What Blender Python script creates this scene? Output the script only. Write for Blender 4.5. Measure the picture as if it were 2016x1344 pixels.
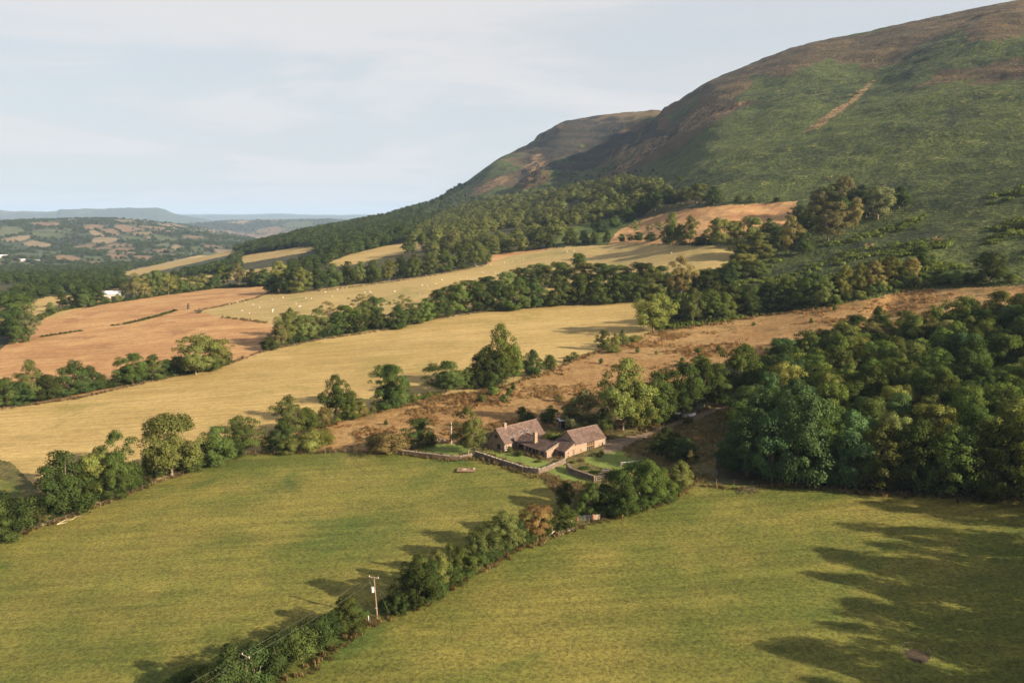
import bpy, bmesh, math, random
import numpy as np
from mathutils import Vector, Matrix

for _o in list(bpy.data.objects):
    bpy.data.objects.remove(_o)
SC = bpy.context.scene
COL = SC.collection

# ---------------------------------------------------------------- camera
FPX, PITCH, CAMH = 1700.0, math.radians(7.77), 61.0     # focal length for a 2016 px wide frame
cam_d = bpy.data.cameras.new('camera')
cam_d.sensor_width = 36.0
cam_d.lens = 36.0 * FPX / 2016.0
cam_d.clip_start = 0.5
cam_d.clip_end = 80000.0
cam = bpy.data.objects.new('camera', cam_d)
COL.objects.link(cam)
cam.location = (0, 0, CAMH)
cam.rotation_euler = (math.pi / 2 - PITCH, 0, 0)
SC.camera = cam

# ---------------------------------------------------------------- sky and sun
SUN_EL, SUN_AZ = math.radians(22.0), math.radians(121.0)   # azimuth clockwise from +Y
SUN_DIR = Vector((math.sin(SUN_AZ) * math.cos(SUN_EL), math.cos(SUN_AZ) * math.cos(SUN_EL), math.sin(SUN_EL)))
world = bpy.data.worlds.new('World')
SC.world = world
world.use_nodes = True
wt = world.node_tree
wt.nodes.clear()
w_out = wt.nodes.new('ShaderNodeOutputWorld')
w_bg = wt.nodes.new('ShaderNodeBackground')
w_bg.inputs['Strength'].default_value = 0.050
w_sky = wt.nodes.new('ShaderNodeTexSky')
w_sky.sky_type = 'NISHITA'
w_sky.sun_disc = False
w_sky.sun_elevation = SUN_EL
w_sky.sun_rotation = SUN_AZ
w_sky.altitude = 300.0
w_sky.air_density = 1.0
w_sky.dust_density = 1.5
w_sky.ozone_density = 1.0
# thin high cloud: streaks laid out on a flat sheet overhead (direction projected to a plane)
w_tc = wt.nodes.new('ShaderNodeTexCoord')
w_sep = wt.nodes.new('ShaderNodeSeparateXYZ')
wt.links.new(w_tc.outputs['Generated'], w_sep.inputs[0])
def wmath(op, a, b=None, clamp=False):
    n = wt.nodes.new('ShaderNodeMath'); n.operation = op; n.use_clamp = clamp
    for i, v in enumerate((a, b)):
        if v is None: continue
        if isinstance(v, (int, float)): n.inputs[i].default_value = v
        else: wt.links.new(v, n.inputs[i])
    return n.outputs[0]
w_z = wmath('ADD', wmath('MAXIMUM', w_sep.outputs['Z'], 0.0), 0.09)
w_cx = wmath('DIVIDE', w_sep.outputs['X'], w_z)
w_cy = wmath('DIVIDE', w_sep.outputs['Y'], w_z)
w_comb = wt.nodes.new('ShaderNodeCombineXYZ')
wt.links.new(w_cx, w_comb.inputs[0]); wt.links.new(w_cy, w_comb.inputs[1])
def wnoise(scale, detail, rough, sx, sy, rot, off):
    m = wt.nodes.new('ShaderNodeMapping')
    m.inputs['Scale'].default_value = (sx, sy, 1); m.inputs['Rotation'].default_value = (0, 0, rot)
    m.inputs['Location'].default_value = (off, off * 0.7, 0)
    wt.links.new(w_comb.outputs[0], m.inputs[0])
    n = wt.nodes.new('ShaderNodeTexNoise')
    n.inputs['Scale'].default_value = scale; n.inputs['Detail'].default_value = detail
    n.inputs['Roughness'].default_value = rough; n.inputs['Distortion'].default_value = 0.6
    wt.links.new(m.outputs[0], n.inputs['Vector'])
    return n.outputs['Fac']
w_n1 = wnoise(0.62, 7, 0.55, 0.75, 1.1, 0.12, 3.1)
w_n2 = wnoise(0.28, 4, 0.5, 1.0, 0.55, 0.2, 9.4)
w_sum = wmath('ADD', wmath('MULTIPLY', w_n1, 0.55), wmath('MULTIPLY', w_n2, 0.45))
w_ramp = wt.nodes.new('ShaderNodeMapRange')
w_ramp.interpolation_type = 'SMOOTHSTEP'
for k, v in (('From Min', 0.42), ('From Max', 0.57), ('To Min', 0.84), ('To Max', 0.97)):
    w_ramp.inputs[k].default_value = v
wt.links.new(w_sum, w_ramp.inputs['Value'])
w_mix = wt.nodes.new('ShaderNodeMix'); w_mix.data_type = 'RGBA'
wt.links.new(w_ramp.outputs['Result'], w_mix.inputs['Factor'])
wt.links.new(w_sky.outputs['Color'], w_mix.inputs['A'])
w_tone = wt.nodes.new('ShaderNodeMix'); w_tone.data_type = 'RGBA'   # the lit cloud sheet, whiter where it is thicker
w_tone.inputs['A'].default_value = (4.08, 4.18, 4.28, 1); w_tone.inputs['B'].default_value = (4.70, 4.58, 4.56, 1)
w_tr = wt.nodes.new('ShaderNodeMapRange'); w_tr.interpolation_type = 'SMOOTHSTEP'
w_tr.inputs['From Min'].default_value = 0.42; w_tr.inputs['From Max'].default_value = 0.58
wt.links.new(w_n1, w_tr.inputs['Value']); wt.links.new(w_tr.outputs['Result'], w_tone.inputs['Factor'])
wt.links.new(w_tone.outputs['Result'], w_mix.inputs['B'])
wt.links.new(w_mix.outputs['Result'], w_bg.inputs['Color'])
wt.links.new(w_bg.outputs[0], w_out.inputs['Surface'])

sun_d = bpy.data.lights.new('sun', 'SUN')
sun_d.energy = 5.0
sun_d.angle = math.radians(0.6)
sun_d.color = (1.0, 0.84, 0.62)
sun = bpy.data.objects.new('sun', sun_d)
COL.objects.link(sun)
sun.location = SUN_DIR * 400
sun.rotation_euler = (-SUN_DIR).to_track_quat('-Z', 'Y').to_euler()

vs = SC.view_settings
vs.view_transform = 'Standard'
vs.look = 'None'
vs.exposure = 1.75
vs.gamma = 1.0
vs.use_curve_mapping = False
SC.render.engine = 'CYCLES'
SC.cycles.max_bounces = 5
SC.cycles.diffuse_bounces = 3
SC.cycles.glossy_bounces = 2
SC.cycles.transmission_bounces = 3
SC.cycles.volume_bounces = 0
SC.cycles.transparent_max_bounces = 6
SC.cycles.use_denoising = True
SC.cycles.caustics_reflective = False
SC.cycles.caustics_refractive = False
# ---------------------------------------------------------------- terrain
# The land is one height field z(x, y). It is solved from surveyed control points (a sight line and a distance each),
# interpolated in (u = x / y, L = ln y), then roughened with noise in metres.
CP, SP = math.cos(PITCH), math.sin(PITCH)
def ray(px, py):
    """sight line of a picture point as (u, s): x = u*y, z = CAMH + s*y"""
    a, v = (px - 1008.0) / FPX, (py - 672.0) / FPX
    d = CP - v * SP
    return a / d, -(SP + v * CP) / d
def proj(x, y, z):
    x, y, z = np.asarray(x, float), np.asarray(y, float), np.asarray(z, float) - CAMH
    f = y * CP - z * SP
    up = y * SP + z * CP
    return 1008.0 + FPX * x / f, 672.0 - FPX * up / f
def plane0(x, y):
    return 0.06 * x + 0.055 * (y - 240.0) + 0.0006 * max(0.0, x - 60.0) ** 2 - 0.00012 * max(0.0, -x - 260) ** 2
cps = []
def cp_y(px, py, y):
    u, s = ray(px, py); cps.append((u, math.log(y), s))
def cp_plane(px, py):
    u, s = ray(px, py); y = 250.0
    for _ in range(60):
        z = plane0(u * y, y)
        y = 0.5 * y + 0.5 * max(45.0, min(900.0, (z - CAMH) / s))
    cps.append((u, math.log(y), s))
for px, rows in ((-600, (1344, 1000, 800, 700, 640)), (0, (1344, 1150, 1000, 900, 800, 700, 640, 600)), (250, (1344, 1000, 800, 700, 640)),
                 (500, (1344, 1150, 1000, 900, 800, 700, 640, 600)), (750, (1344, 1000, 900, 800, 700, 640, 590)), (1000, (1344, 1150, 1000, 900, 800, 700, 640, 590, 560)),
                 (1250, (1344, 1000, 900, 800, 700, 640, 590)), (1500, (1344, 1150, 1000, 900, 800, 700, 640, 600)), (1750, (1344, 1000, 800, 700, 640, 600)),
                 (2016, (1344, 1150, 1000, 900, 800, 700, 640, 580)), (2300, (640, 590))):
    for py in rows: cp_plane(px, py)
for px in (-900, -300, 300, 1008, 1700, 2300, 3000):           # the ground under the camera
    u = (px - 1008) / 1500.0
    for y in (45.0, 30.0):
        z = plane0(u * y, y); cps.append((u, math.log(y), (z - CAMH) / y))
for px, py, y in ((-600, 565, 1000), (-600, 540, 1600), (-600, 505, 2800), (-600, 470, 6000), (-600, 452, 25000),
                  (0, 572, 800), (0, 545, 1500), (0, 520, 2200), (0, 500, 3200), (0, 470, 6500), (0, 455, 25000),
                  (250, 580, 720), (250, 552, 1050), (250, 530, 1800), (250, 505, 2900), (250, 475, 6000), (250, 455, 25000),
                  (500, 552, 780), (500, 515, 1150), (500, 483, 1500), (500, 497, 2300), (500, 490, 3600), (500, 470, 6500), (500, 455, 25000),
                  (640, 520, 820), (640, 475, 1250), (640, 452, 1700), (640, 475, 2600), (640, 470, 6000),
                  (750, 540, 700), (750, 490, 950), (750, 450, 1500), (740, 433, 2000), (740, 455, 3200), (750, 462, 6500), (750, 455, 25000),
                  (870, 520, 720), (870, 470, 950), (870, 430, 1400), (870, 391, 2000), (870, 430, 3200),
                  (930, 352, 2050), (960, 326, 2060),
                  (1000, 520, 700), (1000, 480, 830), (1000, 440, 1050), (1000, 390, 1450), (1000, 340, 1800), (1000, 300, 2080), (1000, 330, 3000), (1000, 430, 7000), (1000, 450, 25000),
                  (1050, 272, 2200), (1100, 480, 780), (1100, 430, 980), (1100, 370, 1300), (1100, 330, 1650), (1100, 290, 2050), (1100, 240, 2320), (1100, 262, 3200),
                  (1170, 330, 1600), (1170, 290, 2100), (1170, 229, 2420),
                  (1250, 540, 560), (1250, 490, 680), (1250, 450, 790), (1250, 400, 960), (1250, 345, 1180), (1250, 300, 1450), (1250, 260, 2100), (1250, 220, 2420), (1250, 240, 3200), (1250, 400, 8000), (1250, 440, 25000),
                  (1330, 300, 1280), (1330, 250, 1450), (1335, 198, 1640), (1330, 222, 2300),
                  (1400, 500, 580), (1400, 440, 690), (1400, 400, 780), (1400, 330, 960), (1400, 250, 1200), (1400, 190, 1420), (1400, 156, 1580), (1400, 190, 2400),
                  (1500, 560, 480), (1500, 500, 570), (1500, 440, 670), (1500, 400, 740), (1500, 330, 890), (1500, 250, 1090), (1500, 180, 1300), (1500, 116, 1500), (1500, 140, 2300),
                  (1600, 82, 1460), (1600, 110, 2200),
                  (1750, 560, 400), (1750, 500, 490), (1750, 440, 570), (1750, 380, 660), (1750, 300, 800), (1750, 200, 1020), (1750, 120, 1220), (1750, 53, 1400), (1750, 80, 2200),
                  (1890, 22, 1330), (2016, 520, 390), (2016, 440, 475), (2016, 350, 590), (2016, 250, 740), (2016, 150, 930), (2016, 60, 1130), (2016, -2, 1260), (2016, 30, 2000), (2016, 380, 8000), (2016, 440, 25000),
                  (2600, 520, 310), (2600, 440, 380), (2600, 250, 590), (2600, 60, 900), (2600, -80, 1090), (2600, -40, 1800), (2600, 380, 8000), (2600, 440, 25000)):
    cp_y(px, py, y)
cps = np.array(cps)
US = 3.0
def tps_k(d2):
    return 0.5 * d2 * np.log(d2 + 1e-12)
def tps_fit(c):
    n = len(c); P = np.column_stack((np.ones(n), c[:, 0] * US, c[:, 1]))
    d2 = (P[:, None, 1] - P[None, :, 1]) ** 2 + (P[:, None, 2] - P[None, :, 2]) ** 2
    A = np.zeros((n + 3, n + 3)); A[:n, :n] = tps_k(d2) + np.eye(n) * 2e-4; A[:n, n:] = P; A[n:, :n] = P.T
    return np.linalg.solve(A, np.concatenate((c[:, 2], np.zeros(3)))), P
TW, TP = tps_fit(cps)
def s_base(u, L):
    u, L = np.broadcast_arrays(np.asarray(u, float) * US, np.asarray(L, float))
    out = TW[-3] + TW[-2] * u + TW[-1] * L
    for i in range(len(TP)):
        out = out + TW[i] * tps_k((u - TP[i, 1]) ** 2 + (L - TP[i, 2]) ** 2)
    return out

# lattice noise, world metres
_rs = np.random.RandomState(7)
_perm = _rs.rand(256, 256)
def vnoise(x, y):
    x, y = np.asarray(x, float), np.asarray(y, float)
    xi, yi = np.floor(x).astype(int), np.floor(y).astype(int)
    fx, fy = x - xi, y - yi
    fx, fy = fx * fx * (3 - 2 * fx), fy * fy * (3 - 2 * fy)
    g = lambda a, b: _perm[a & 255, b & 255]
    return (g(xi, yi) * (1 - fx) + g(xi + 1, yi) * fx) * (1 - fy) + (g(xi, yi + 1) * (1 - fx) + g(xi + 1, yi + 1) * fx) * fy - 0.5
def fbm(x, y, scale, octv=4, gain=0.5):
    t, a = 0.0, 1.0
    for k in range(octv):
        t = t + a * vnoise(x / scale + 17.3 * k, y / scale + 41.7 * k)
        scale *= 0.5; a *= gain
    return t
def sstep(a, b, x):
    t = np.clip((x - a) / (b - a), 0, 1)
    return t * t * (3 - 2 * t)

# far ridges across the valley: crest line as seen, distance, length of the slope before and behind
def ridge(u, L, crest, y0, yfront, yback):
    px = np.array([c[0] for c in crest], float); py = np.array([c[1] for c in crest], float)
    us, ss = np.array([ray(a, b)[0] for a, b in crest]), np.array([ray(a, b)[1] for a, b in crest])
    prof = np.interp(u, us, ss)
    lo = -0.055
    t = np.where(L < math.log(y0), sstep(math.log(yfront), math.log(y0), L) , 1 - sstep(math.log(y0), math.log(yback), L))
    return np.where(t > 0, lo + (prof - lo) * t, -9.0)
RIDGES = (((( -700, 436), (0, 433), (120, 432), (230, 433), (330, 439), (400, 449), (480, 463), (560, 482), (700, 520)), 4600, 1700, 8000),
          (((-700, 470), (250, 452), (330, 440), (450, 433), (560, 432), (650, 431), (700, 436), (800, 444), (900, 450)), 8200, 4200, 10500),
          (((-700, 422), (-100, 414), (0, 414), (30, 417), (55, 415), (90, 417), (112, 416), (118, 412), (200, 411), (262, 408), (310, 408), (325, 412), (345, 421), (400, 430), (480, 447)), 13500, 8600, 17000),
          (((-700, 440), (250, 430), (340, 424), (430, 422), (480, 423), (540, 420), (600, 423), (700, 424), (800, 425), (1000, 428), (1300, 430)), 21000, 11000, 30000))
def terrain_s(u, L):
    u, L = np.broadcast_arrays(np.asarray(u, float), np.asarray(L, float))
    s = s_base(u, L)
    for crest, y0, yf, yb in RIDGES:
        s = np.maximum(s, np.where(u < 0.25, ridge(u, L, crest, y0, yf, yb), -9.0))
    y = np.exp(L); x = u * y
    hillw = sstep(40, 220, CAMH + s * y) * sstep(450, 800, y)
    far = sstep(1500, 3000, y) * (1 - hillw)
    d = 0.5 * fbm(x, y, 60, 3) + hillw * (20.0 * fbm(x * 1.0 + y * 0.35, y * 0.5, 260, 5, 0.55) + 5.0 * np.abs(fbm(x + 0.4 * y, y * 0.3, 90, 3)))
    d = d + far * 26.0 * fbm(x, y, 700, 4)
    d = d + sstep(30, 48, CAMH + s * y) * sstep(0.0, 0.05, u) * sstep(330, 420, y) * sstep(2600, 1800, y) * (1.5 * fbm(x, y, 15, 3) + 4.0 * np.abs(fbm(x + 0.3 * y, y * 0.4, 55, 3)))
    crag = sstep(0.0, 0.03, u) * sstep(0.20, 0.15, u) * sstep(1450, 1700, y) * sstep(2700, 2450, y) * sstep(110, 160, CAMH + s * y)
    zz = CAMH + s * y + 14 * fbm(x, y, 160, 3)
    d = d + crag * (9.0 * np.sin(zz * 2 * math.pi / 46.0) + 4.0 * np.sin(zz * 2 * math.pi / 19.0) + 12.0 * np.abs(fbm(x, y * 0.4, 110, 4)) + 5 * fbm(x, y, 30, 3))
    knoll = np.exp(-((x - 43) / 42.0) ** 2 - ((y - 1560) / 70.0) ** 2)
    d = d + knoll * (30.0 + 10 * fbm(x, y, 24, 3)) + 3.5 * knoll * np.sin((CAMH + s * y + 30 * knoll) * 2 * math.pi / 14.0)
    d = d * sstep(60, 140, y) * (1 - 0.85 * (np.abs(u) < 5) * sstep(1.0, 0.0, np.hypot((x - 15) / 45, (y - 240) / 45)))
    return s + d / y
# terrain grid
UC = np.concatenate((np.linspace(-1.5, -0.72, 60)[:-1], np.linspace(-0.72, 0.72, 840), np.linspace(0.72, 1.5, 60)[1:]))
YR = np.concatenate((np.geomspace(30, 95, 26)[:-1], np.geomspace(95, 420, 330)[:-1], np.geomspace(420, 1500, 250)[:-1], np.geomspace(1500, 2700, 120)[:-1], np.geomspace(2700, 6000, 95)[:-1], np.geomspace(6000, 34000, 75)))
LR = np.log(YR)
TS = terrain_s(np.clip(UC[:, None], -0.85, 0.65 + 0.15 * sstep(math.log(330), math.log(600), LR)[None, :]), LR[None, :])   # [column, row]; beyond the frame the land keeps its level
NU, NL = TS.shape
# bring the hill's crest to its surveyed height
SKY = ((740, 431), (800, 414), (850, 399), (880, 381), (930, 350), (960, 326), (1000, 302), (1030, 290), (1050, 274), (1100, 242), (1130, 235), (1200, 224), (1300, 216),
       (1340, 195), (1370, 175), (1400, 157), (1450, 137), (1500, 116), (1550, 97), (1600, 83), (1650, 73), (1700, 64), (1750, 52), (1850, 31), (1930, 14), (2016, -2), (2600, -85))
_su = np.array([ray(a, b)[0] for a, b in SKY]); _ss = np.array([ray(a, b)[1] for a, b in SKY])
for _ in range(3):
    _m = TS[:, (YR > 600) & (YR < 6000)].max(axis=1)
    _d = (np.interp(UC, _su, _ss) - _m) * sstep(_su[0] - 0.04, _su[0] + 0.06, UC)
    _d = np.convolve(np.pad(_d, 14, mode='edge'), np.hanning(31)[1:-1] / np.hanning(31)[1:-1].sum(), mode='valid')
    TS = TS + _d[:, None] * (sstep(math.log(850), math.log(1500), LR) * (1 - 0.5 * sstep(math.log(5000), math.log(20000), LR)))[None, :]
def ground_s(u, L):
    i = np.clip(np.searchsorted(UC, u) - 1, 0, NU - 2); j = np.clip(np.searchsorted(LR, L) - 1, 0, NL - 2)
    a = np.clip((u - UC[i]) / (UC[i + 1] - UC[i]), 0, 1); b = np.clip((L - LR[j]) / (LR[j + 1] - LR[j]), 0, 1)
    return TS[i, j] * (1 - a) * (1 - b) + TS[i + 1, j] * a * (1 - b) + TS[i, j + 1] * (1 - a) * b + TS[i + 1, j + 1] * a * b
def gz(x, y):
    y = max(y, 31.0)
    return float(CAMH + ground_s(x / y, math.log(y)) * y)
_LF = np.linspace(LR[0], LR[-1], 6000)
def at(px, py, ymin=0.0):
    """first point of the land on the sight line of (px, py)"""
    u, s = ray(px, py)
    g = ground_s(np.full_like(_LF, u), _LF)
    k = np.nonzero((g >= s) & (_LF > math.log(max(ymin, 1.0))))[0]
    if len(k) == 0: k = [int(np.argmax(np.where(_LF > math.log(max(ymin, 1.0)), g, -9)))]
    y = math.exp(_LF[k[0]])
    if ymin == 0 and k[0] > 0:                              # refine
        g0, g1 = g[k[0] - 1] - s, g[k[0]] - s
        t = g0 / (g0 - g1) if g0 != g1 else 1.0
        y = math.exp(_LF[k[0] - 1] + t * (_LF[1] - _LF[0]))
    return Vector((u * y, y, gz(u * y, y)))
# ---------------------------------------------------------------- materials
def new_mat(name):
    m = bpy.data.materials.new(name); m.use_nodes = True
    nt = m.node_tree; nt.nodes.clear()
    out = nt.nodes.new('ShaderNodeOutputMaterial')
    b = nt.nodes.new('ShaderNodeBsdfPrincipled')
    nt.links.new(b.outputs[0], out.inputs['Surface'])
    b.inputs['Roughness'].default_value = 0.9
    b.inputs['Specular IOR Level'].default_value = 0.15
    return m, nt, b
def nd(nt, typ, **kw):
    n = nt.nodes.new(typ)
    for k, v in kw.items(): setattr(n, k, v)
    return n
def nmath(nt, op, a, b=None, clamp=False):
    n = nd(nt, 'ShaderNodeMath', operation=op, use_clamp=clamp)
    for i, v in enumerate((a, b)):
        if v is None: continue
        if isinstance(v, (int, float)): n.inputs[i].default_value = v
        else: nt.links.new(v, n.inputs[i])
    return n.outputs[0]
def nnoise(nt, vec, scale, detail=3, rough=0.55, stretch=None, dist=0.0):
    if stretch:
        m = nd(nt, 'ShaderNodeMapping'); m.inputs['Scale'].default_value = stretch[:3]
        if len(stretch) > 3: m.inputs['Rotation'].default_value = (0, 0, stretch[3])
        nt.links.new(vec, m.inputs[0]); vec = m.outputs[0]
    n = nd(nt, 'ShaderNodeTexNoise')
    n.inputs['Scale'].default_value = scale; n.inputs['Detail'].default_value = detail
    n.inputs['Roughness'].default_value = rough; n.inputs['Distortion'].default_value = dist
    nt.links.new(vec, n.inputs['Vector'])
    return n.outputs['Fac']
def nmix(nt, fac, a, b, blend='MIX'):
    n = nd(nt, 'ShaderNodeMix', data_type='RGBA', blend_type=blend)
    for k, v in (('Factor', fac), ('A', a), ('B', b)):
        s = n.inputs[k] if k != 'Factor' else n.inputs['Factor']
        if isinstance(v, (tuple, list)): s.default_value = (*v[:3], 1)
        elif isinstance(v, (int, float)): s.default_value = v
        else: nt.links.new(v, s)
    return n.outputs['Result']
def nrange(nt, v, a, b, c=0.0, d=1.0):
    n = nd(nt, 'ShaderNodeMapRange', interpolation_type='SMOOTHSTEP')
    nt.links.new(v, n.inputs['Value'])
    for k, q in zip(('From Min', 'From Max', 'To Min', 'To Max'), (a, b, c, d)): n.inputs[k].default_value = q
    return n.outputs['Result']
def nbump(nt, b, h, strength, dist):
    n = nd(nt, 'ShaderNodeBump'); n.inputs['Strength'].default_value = strength; n.inputs['Distance'].default_value = dist
    nt.links.new(h, n.inputs['Height']); nt.links.new(n.outputs[0], b.inputs['Normal'])
def grass_mat(name, base, pale, lush, tuft=1.6, bump=0.7, patch=0.022, fine=0.5, streak=None, lines=0.0):
    """short or rough grass: big patches of base and pale, lusher spots, tufts with relief"""
    m, nt, b = new_mat(name)
    pos = nd(nt, 'ShaderNodeNewGeometry').outputs['Position']
    big = nnoise(nt, pos, patch, 4, 0.6, streak)
    mid = nnoise(nt, pos, patch * 5.5, 4, 0.6)
    tf = nnoise(nt, pos, tuft * 0.6, 6, 0.78, None, 0.5)
    fn = nnoise(nt, pos, tuft * 3.2, 3, 0.7)
    c = nmix(nt, nrange(nt, nmath(nt, 'ADD', nmath(nt, 'MULTIPLY', big, 0.6), nmath(nt, 'MULTIPLY', mid, 0.4)), 0.40, 0.60), base, pale)
    c = nmix(nt, nrange(nt, nnoise(nt, pos, patch * 2.3, 5, 0.65, None, 0.4), 0.52, 0.68, 0, 0.85), c, lush)
    dark = nrange(nt, tf, 0.36, 0.62, 1.0 - fine, 1.0 + 0.35 * fine)
    dark2 = nrange(nt, fn, 0.35, 0.65, 1.0 - 0.5 * fine, 1.0 + 0.25 * fine)
    sc = nmath(nt, 'MULTIPLY', dark, dark2)
    if lines: sc = nmath(nt, 'MULTIPLY', sc, nrange(nt, nnoise(nt, pos, 0.5, 4, 0.6, (0.07, 1.0, 0.3, -0.45)), 0.3, 0.7, 1 - lines, 1 + lines))
    mul = nd(nt, 'ShaderNodeVectorMath', operation='SCALE')
    nt.links.new(c, mul.inputs[0]); nt.links.new(sc, mul.inputs['Scale'])
    nt.links.new(mul.outputs[0], b.inputs['Base Color'])
    nbump(nt, b, nmath(nt, 'ADD', tf, nmath(nt, 'MULTIPLY', fn, 0.4)), bump, 0.35)
    return m
M = {}
M['meadow'] = grass_mat('meadow_grass', (0.092, 0.103, 0.019), (0.172, 0.148, 0.034), (0.052, 0.083, 0.015), 2.4, 0.6, 0.013, 0.5, lines=0.16)
M['lawn'] = grass_mat('mown_lawn', (0.104, 0.140, 0.030), (0.134, 0.160, 0.038), (0.084, 0.118, 0.025), 2.2, 0.2, 0.09, 0.25)
M['straw'] = grass_mat('dry_straw_grass', (0.262, 0.186, 0.068), (0.315, 0.228, 0.090), (0.215, 0.168, 0.054), 0.9, 0.4, 0.012, 0.2, (1.0, 2.2, 1.0, 0.5), lines=0.14)
M['sheepfield'] = grass_mat('grazed_dry_grass', (0.246, 0.185, 0.074), (0.287, 0.213, 0.089), (0.185, 0.159, 0.054), 0.8, 0.3, 0.010, 0.18, (1.0, 2.5, 1.0, 0.4), lines=0.13)
M['red'] = grass_mat('reddish_dry_grass', (0.275, 0.150, 0.064), (0.340, 0.205, 0.090), (0.215, 0.108, 0.048), 0.8, 0.4, 0.016, 0.25, (1.0, 2.2, 1.0, 0.4), lines=0.16)
M['rough'] = grass_mat('rough_tawny_grass', (0.220, 0.125, 0.048), (0.280, 0.178, 0.076), (0.118, 0.080, 0.030), 1.0, 0.9, 0.032, 0.4)
M['bank'] = grass_mat('rough_green_bank', (0.073, 0.070, 0.020), (0.133, 0.105, 0.038), (0.052, 0.059, 0.015), 1.2, 0.9, 0.06, 0.6)
M['track'] = grass_mat('gravel_track', (0.150, 0.105, 0.073), (0.178, 0.130, 0.091), (0.115, 0.077, 0.052), 1.5, 0.4, 0.12, 0.3)
M['bracken'] = grass_mat('bracken', (0.058, 0.082, 0.017), (0.090, 0.112, 0.026), (0.042, 0.058, 0.013), 0.5, 1.0, 0.02, 0.4, (1.0, 2.0, 1.0, 0.3))
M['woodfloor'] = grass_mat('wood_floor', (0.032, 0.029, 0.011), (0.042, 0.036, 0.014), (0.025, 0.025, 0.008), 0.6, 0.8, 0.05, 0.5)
M['scrub'] = grass_mat('flank_scrub', (0.035, 0.039, 0.013), (0.059, 0.052, 0.020), (0.027, 0.032, 0.010), 0.2, 1.0, 0.015, 0.5)

def hill_mat():
    m, nt, b = new_mat('moor_and_bracken')
    pos = nd(nt, 'ShaderNodeNewGeometry').outputs['Position']
    heath = nd(nt, 'ShaderNodeAttribute', attribute_name='heath').outputs['Fac']
    bare = nd(nt, 'ShaderNodeAttribute', attribute_name='bare').outputs['Fac']
    scree = nd(nt, 'ShaderNodeAttribute', attribute_name='scree').outputs['Fac']
    n0 = nnoise(nt, pos, 0.006, 4, 0.6, (1, 1, 0.5, 0.4)); n1 = nnoise(nt, pos, 0.02, 6, 0.7, (1.6, 0.7, 0.8, 0.35), 0.6); n2 = nnoise(nt, pos, 0.08, 5, 0.7); n3 = nnoise(nt, pos, 0.32, 4, 0.65)
    grn = nmix(nt, nrange(nt, n1, 0.36, 0.62), (0.019, 0.029, 0.007), (0.051, 0.068, 0.014))
    grn = nmix(nt, nrange(nt, n0, 0.42, 0.62, 0, 0.75), grn, (0.068, 0.086, 0.017))
    grn = nmix(nt, nrange(nt, n2, 0.5, 0.68, 0, 0.7), grn, (0.080, 0.090, 0.021))
    brn = nmix(nt, nrange(nt, n1, 0.38, 0.62), (0.055, 0.036, 0.018), (0.118, 0.074, 0.034))
    brn = nmix(nt, nrange(nt, n2, 0.46, 0.62, 0, 0.85), brn, (0.043, 0.042, 0.017))
    brn = nmix(nt, nrange(nt, n0, 0.5, 0.65, 0, 0.5), brn, (0.140, 0.098, 0.045))
    c = nmix(nt, nrange(nt, nmath(nt, 'ADD', heath, nmath(nt, 'ADD', nmath(nt, 'MULTIPLY', nmath(nt, 'SUBTRACT', n2, 0.5), 1.5), nmath(nt, 'MULTIPLY', nmath(nt, 'SUBTRACT', n1, 0.5), 2.0))), 0.35, 0.65), grn, brn)
    scr = nmix(nt, nrange(nt, n2, 0.42, 0.58), (0.048, 0.034, 0.027), (0.016, 0.015, 0.011))
    scr = nmix(nt, nrange(nt, n1, 0.5, 0.62, 0, 0.7), scr, (0.028, 0.032, 0.016))
    sx = nd(nt, 'ShaderNodeSeparateXYZ'); nt.links.new(pos, sx.inputs[0])
    band = nmath(nt, 'SINE', nmath(nt, 'ADD', nmath(nt, 'MULTIPLY', sx.outputs['Z'], 0.24), nmath(nt, 'MULTIPLY', n1, 9.0)))
    scr = nmix(nt, nrange(nt, band, 0.15, 0.8, 0, 0.85), scr, (0.013, 0.013, 0.010))
    c = nmix(nt, nrange(nt, nmath(nt, 'ADD', scree, nmath(nt, 'MULTIPLY', nmath(nt, 'SUBTRACT', n2, 0.5), 0.9)), 0.35, 0.65), c, scr)
    c = nmix(nt, nrange(nt, nmath(nt, 'ADD', bare, nmath(nt, 'ADD', nmath(nt, 'MULTIPLY', nmath(nt, 'SUBTRACT', n3, 0.5), 1.2), nmath(nt, 'MULTIPLY', nmath(nt, 'SUBTRACT', n2, 0.52), 2.9))), 0.45, 0.75), c, (0.200, 0.128, 0.062))
    mul = nd(nt, 'ShaderNodeVectorMath', operation='SCALE')
    nt.links.new(c, mul.inputs[0]); nt.links.new(nmath(nt, 'MULTIPLY', nrange(nt, n3, 0.32, 0.68, 0.72, 1.2), nrange(nt, n2, 0.3, 0.7, 0.75, 1.2)), mul.inputs['Scale'])
    nt.links.new(mul.outputs[0], b.inputs['Base Color'])
    nbump(nt, b, nmath(nt, 'ADD', n3, nmath(nt, 'MULTIPLY', n2, 3.0)), 1.0, 3.0)
    return m
M['hill'] = hill_mat()
def valley_mat():
    m, nt, b = new_mat('far_farmland')
    pos = nd(nt, 'ShaderNodeNewGeometry').outputs['Position']
    col = nd(nt, 'ShaderNodeAttribute', attribute_name='field_colour').outputs['Color']
    n1 = nnoise(nt, pos, 0.02, 4, 0.6)
    mul = nd(nt, 'ShaderNodeVectorMath', operation='SCALE')
    nt.links.new(col, mul.inputs[0]); nt.links.new(nrange(nt, n1, 0.3, 0.7, 0.8, 1.2), mul.inputs['Scale'])
    nt.links.new(mul.outputs[0], b.inputs['Base Color'])
    return m
M['valley'] = valley_mat()

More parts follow.
